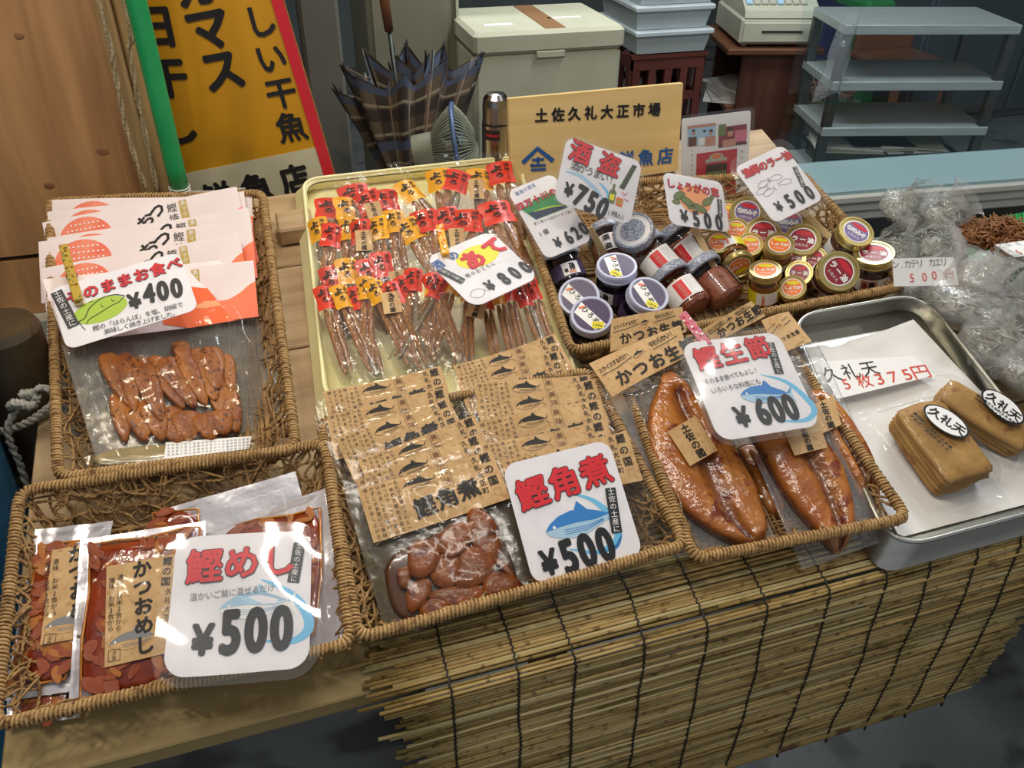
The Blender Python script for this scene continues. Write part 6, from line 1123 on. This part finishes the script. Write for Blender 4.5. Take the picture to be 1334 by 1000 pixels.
# green net with dried fish
mb = MB(); q = [B(*p, .026) for p in ((1235, 295), (1420, 262), (1420, 400), (1270, 345))]; C = sum(q, V((0, 0, 0))) / 4; C.z = 0
for k in range(46):
    u = k / 45
    for a, b in ((q[0].lerp(q[1], u), q[3].lerp(q[2], u)), (q[0].lerp(q[3], u), q[1].lerp(q[2], u))): mb.tube([a - C + V((0, 0, .002 * (k % 2))), (a + b) / 2 - C, b - C], .0008, 'netgreen', 4)
o = tag(mb.build('green_net', None, BM @ MX.Translation(C)), 'bright green plastic net lying under the red-brown dried fish at the right', 'net')
def heap(px, py, h, rx, ry, n, seed, lab):
    rd = random.Random(seed); mb = MB()
    for i in range(n):
        a = rd.random() * 6.28; r = math.sqrt(rd.random()); p = V((rx * r * math.cos(a), ry * r * math.sin(a), .014 * (1 - r * r) + rd.uniform(0, .006))); d = V((rd.gauss(0, 1), rd.gauss(0, 1), rd.gauss(0, .2))).normalized() * .014; mb.tube([p - d, p, p + d], [.0006, .0022, .0006], 'driedbrown', 4)
    m2 = thing('dried_fish_heap', lab, 'dried fish', BM @ MX.Translation(B(px, py, h))); o = mb.build('dried_fish', m2); o['kind'] = 'stuff'; mb = MB(); mb.lathe([(.001, .012), (.6, .009), (1, 0)], 'driedbrown', 20, M=MX.Diagonal((rx, ry, 1, 1))); mb.build('heap_base', m2)
heap(1290, 305, .030, .075, .030, 260, 5, 'heap of red-brown dried fish on the green net, left of the white slip'); heap(1350, 325, .030, .08, .045, 260, 6, 'heap of red-brown dried fish at the right picture edge, under the white slip')
# ---------------------------------------------------------------- signboard, thermos, poster
z1_ = Zm(640, 100, .27)
A, Bq = BM @ B(668, 262, 0), BM @ B(890, 232, 0); 
P1 = GY(672, 262, 1.27); P2 = GY(892, 236, 1.27); P = upplane(P1, P2, math.radians(6)); L = lambda x, y: P.l(z1_(x, y)).to_2d(); t = thing('wooden_signboard', 'pale wooden signboard with black brush lettering and a blue roof emblem behind the jars', 'sign', P.M)
W = (L(925, 45) - L(82, 92)).x; x0 = L(82, 92).x; yt = (L(82, 92).y + L(925, 45).y) / 2; mb = MB(); mb.box((x0 + W / 2, yt / 2 + .01, -.006), (W, yt - .02, .012), 'signwood'); mb.build('board', t)
mb = MB(); sz = (L(785, 158) - L(240, 185)).length / 7; mb.row('土佐久礼大正市場', L(240, 187), L(785, 158), sz * .80, 'black', .0012, .05); mb.build('name_lettering', t); mb = MB(); mb.row('鮮魚店', L(648, 400), L(838, 382), sz * 1.05, 'signblue', .0012, .04); mb.build('shop_lettering', t); mb = MB()
for pts in (((150, 415), (222, 345), (298, 405)),): mb.stroke([L(*p) for p in pts], .0075, 'signblue', .0012)
for pts in (((195, 400), (255, 397)), ((225, 385), (225, 430)), ((190, 428), (262, 425)), ((190, 448), (262, 445)), ((196, 418), (192, 432))): mb.stroke([L(*p) for p in pts], .0042, 'signblue', .0014)
mb.build('roof_emblem', t)
mb = MB(); mb.bbox((x0 + W / 2, .012, -.03), (W * .5, .02, .036), 'signwood', .002); mb.build('rear_foot', t)
q = B(646, 222, 0); t = thing('thermos_flask', 'brushed steel vacuum flask beside the wooden signboard', 'flask', MX.Translation(BM @ q + V((0, 0, .006)))); r = .0235; Hh = 1.0
zt_p = (GY(645, 122, (BM @ q).y).z - (BM @ q).z) - .004; mb = MB(); k = zt_p; mb.lathe([(0, 0), (r * .95, 0), (r, .004), (r, k * .60), (0, k * .6)], 'thermossteel', 36); mb.build('flask_body', t)
mb = MB(); mb.lathe([(r * .96, k * .60), (r * .99, k * .605), (r * .99, k * .625), (r * .94, k * .63)], 'blackplastic', 36); mb.build('seal_ring', t)
mb = MB(); mb.lathe([(r * .95, k * .63), (r * .95, k * .84), (r * .88, k * .93), (r * .66, k * .985), (r * .3, k), (0, k)], 'thermossteel', 36); mb.build('cup_lid', t)
d = (EYE - (BM @ q)); a0 = math.atan2(d.y, d.x); mb = MB(); mb.X = lambda p: V(((r + .0004 + p.z) * math.cos(a0 - .28 + p.x / r), (r + .0004 + p.z) * math.sin(a0 - .28 + p.x / r), p.y + k * .49)); mb.grid(lambda u, v: V(((u - .5) * .026, (v - .5) * .017, 0)), 10, 1, 'black'); mb.row('THERMOS', (-.010, 0), (.010, 0), .0048, 'red', .0004, .05); mb.build('badge', t)
zo = Zm(780, 0, .24); P1 = GY(893, 262, 1.20); P2 = GY(975, 250, 1.20); P = upplane(P1, P2, math.radians(10)); L = lambda x, y: P.l(zo(x, y)).to_2d(); t = thing('photo_poster', 'laminated photo poster with a jar on red ground, right of the wooden signboard', 'poster', P.M); a = L(452, 615); b = L(825, 628); W = (b - a).x; yt = (a.y + b.y) / 2
mb = MB(); mb.rrect(a.x, .002, a.x + W, yt, .004, 'white', .0, .001); mb.build('sheet', t); mb = MB()
def pr(x0, y0, x1, y1, m, z=.0008): p, q = L(x0, y1), L(x1, y0); mb.poly([(p.x, p.y), (q.x, p.y), (q.x, q.y), (p.x, q.y)], m, z)
pr(480, 665, 635, 795, 'paleblue'); pr(480, 665, 635, 700, 'skin', .0010); pr(485, 740, 530, 795, 'brown', .0011); pr(540, 745, 575, 790, 'white', .0011); pr(575, 735, 632, 792, 'skin', .0012)
pr(648, 672, 803, 800, 'lidred'); pr(735, 700, 803, 770, 'pink', .0010); pr(648, 672, 690, 740, 'olive', .0010); pr(650, 770, 803, 800, 'packdark', .0010); pr(670, 750, 745, 798, 'skin', .0012)
for cx, cy, rx, m in ((712, 720, .0055, 'skin'), (712, 702, .0055, 'ink'), (513, 708, .003, 'ink'), (572, 710, .003, 'ink'), (608, 708, .0035, 'ink'), (513, 722, .0028, 'skin'), (606, 722, .003, 'skin')): blob(mb, lambda x, y: P.l(zo(x, y)), (cx, cy), rx, rx * (1.1 if m == 'skin' else .6), m, .0014)
pr(525, 805, 750, 1080, 'framered'); pr(578, 850, 695, 885, 'greycream', .0010); pr(578, 880, 695, 1000, 'packdark', .0011); pr(582, 920, 692, 975, 'olive', .0012); blob(mb, lambda x, y: P.l(zo(x, y)), (637, 850), .0135, .0062, 'greycream', .0013); blob(mb, lambda x, y: P.l(zo(x, y)), (637, 848), .0085, .0035, 'lidorange', .0014)
mb.row('漁師のラー油', L(775, 820), L(775, 990), .0045, 'grey', .001, 0, 1, True); mb.row('土佐の味ひとさじ', L(505, 815), L(505, 1000), .004, 'grey', .001, 0, 1, True); mb.build('printed_pictures', t)
mb = MB(); mb.rrect(a.x - .006, -.004, a.x + W + .006, yt + .006, .008, 'laminate', .0024); mb.build('clear_laminate', t)
# ---------------------------------------------------------------- bamboo post, rope and blue bucket at the left edge
q = GY(45, 560, .98); t = thing('bamboo_post', 'dark weathered bamboo post bound with white rope at the left picture edge', 'post', MX.Translation((q.x - .012, 1.02, 0))); mb = MB(); prof = []; zt2 = GY(20, 420, 1.02).z
for z in [0, .25, .5, .75, zt2 - .05]: prof += [(.052, z), (.052, z + .004), (.048, z + .012), (.047, z + .12), (.049, z + .24)] if z < zt2 - .1 else []
prof = [(r_, z) for r_, z in prof if z < zt2 - .02] + [(.049, zt2 - .01), (.044, zt2), (0, zt2)]; mb.lathe(prof, 'bamboo', 24); mb.build('culm', t)
zr_ = GY(40, 525, 1.0).z; mb = MB(); ring = [(.056 * math.cos(a), .056 * math.sin(a), zr_ + .018 * math.sin(a + 1.0)) for a in [6.283 * i / 20 for i in range(21)]]; twist(mb, ring, .0052, 'rope', 24); mb.build('rope_loop', t)
mb = MB(); O = V((q.x - .012, 1.02, 0)); k0 = GY(30, 522, .95) - O; twist(mb, [k0, GY(60, 505, .95) - O, GY(92, 545, .94) - O, GY(112, 600, .94) - O, GY(122, 660, .94) - O], .0050, 'rope', 26); twist(mb, [k0, GY(10, 560, .94) - O, GY(28, 610, .94) - O, GY(44, 668, .94) - O], .0050, 'rope', 24); mb.build('rope_tail', t); mb = MB(); twist(mb, [k0 + V((-.016, 0, -.006)), k0 + V((-.004, -.012, .006)), k0 + V((.010, -.008, -.004)), k0 + V((.016, .002, .006)), k0 + V((0, .0, .010))], .006, 'rope', 8); mb.build('rope_knot', t)
q = GY(-14, 640, .86); t = thing('blue_bucket', 'blue plastic bucket just inside the left picture edge', 'bucket', MX.Translation((q.x - .115, .90, 0))); zt3 = GY(0, 545, .88).z; mb = MB(); mb.lathe([(0, 0), (.095, 0), (.125, zt3 - .01), (.132, zt3 - .008), (.132, zt3), (.120, zt3), (.092, .01), (0, .01)], 'bluebucket', 32); mb.build('body', t)
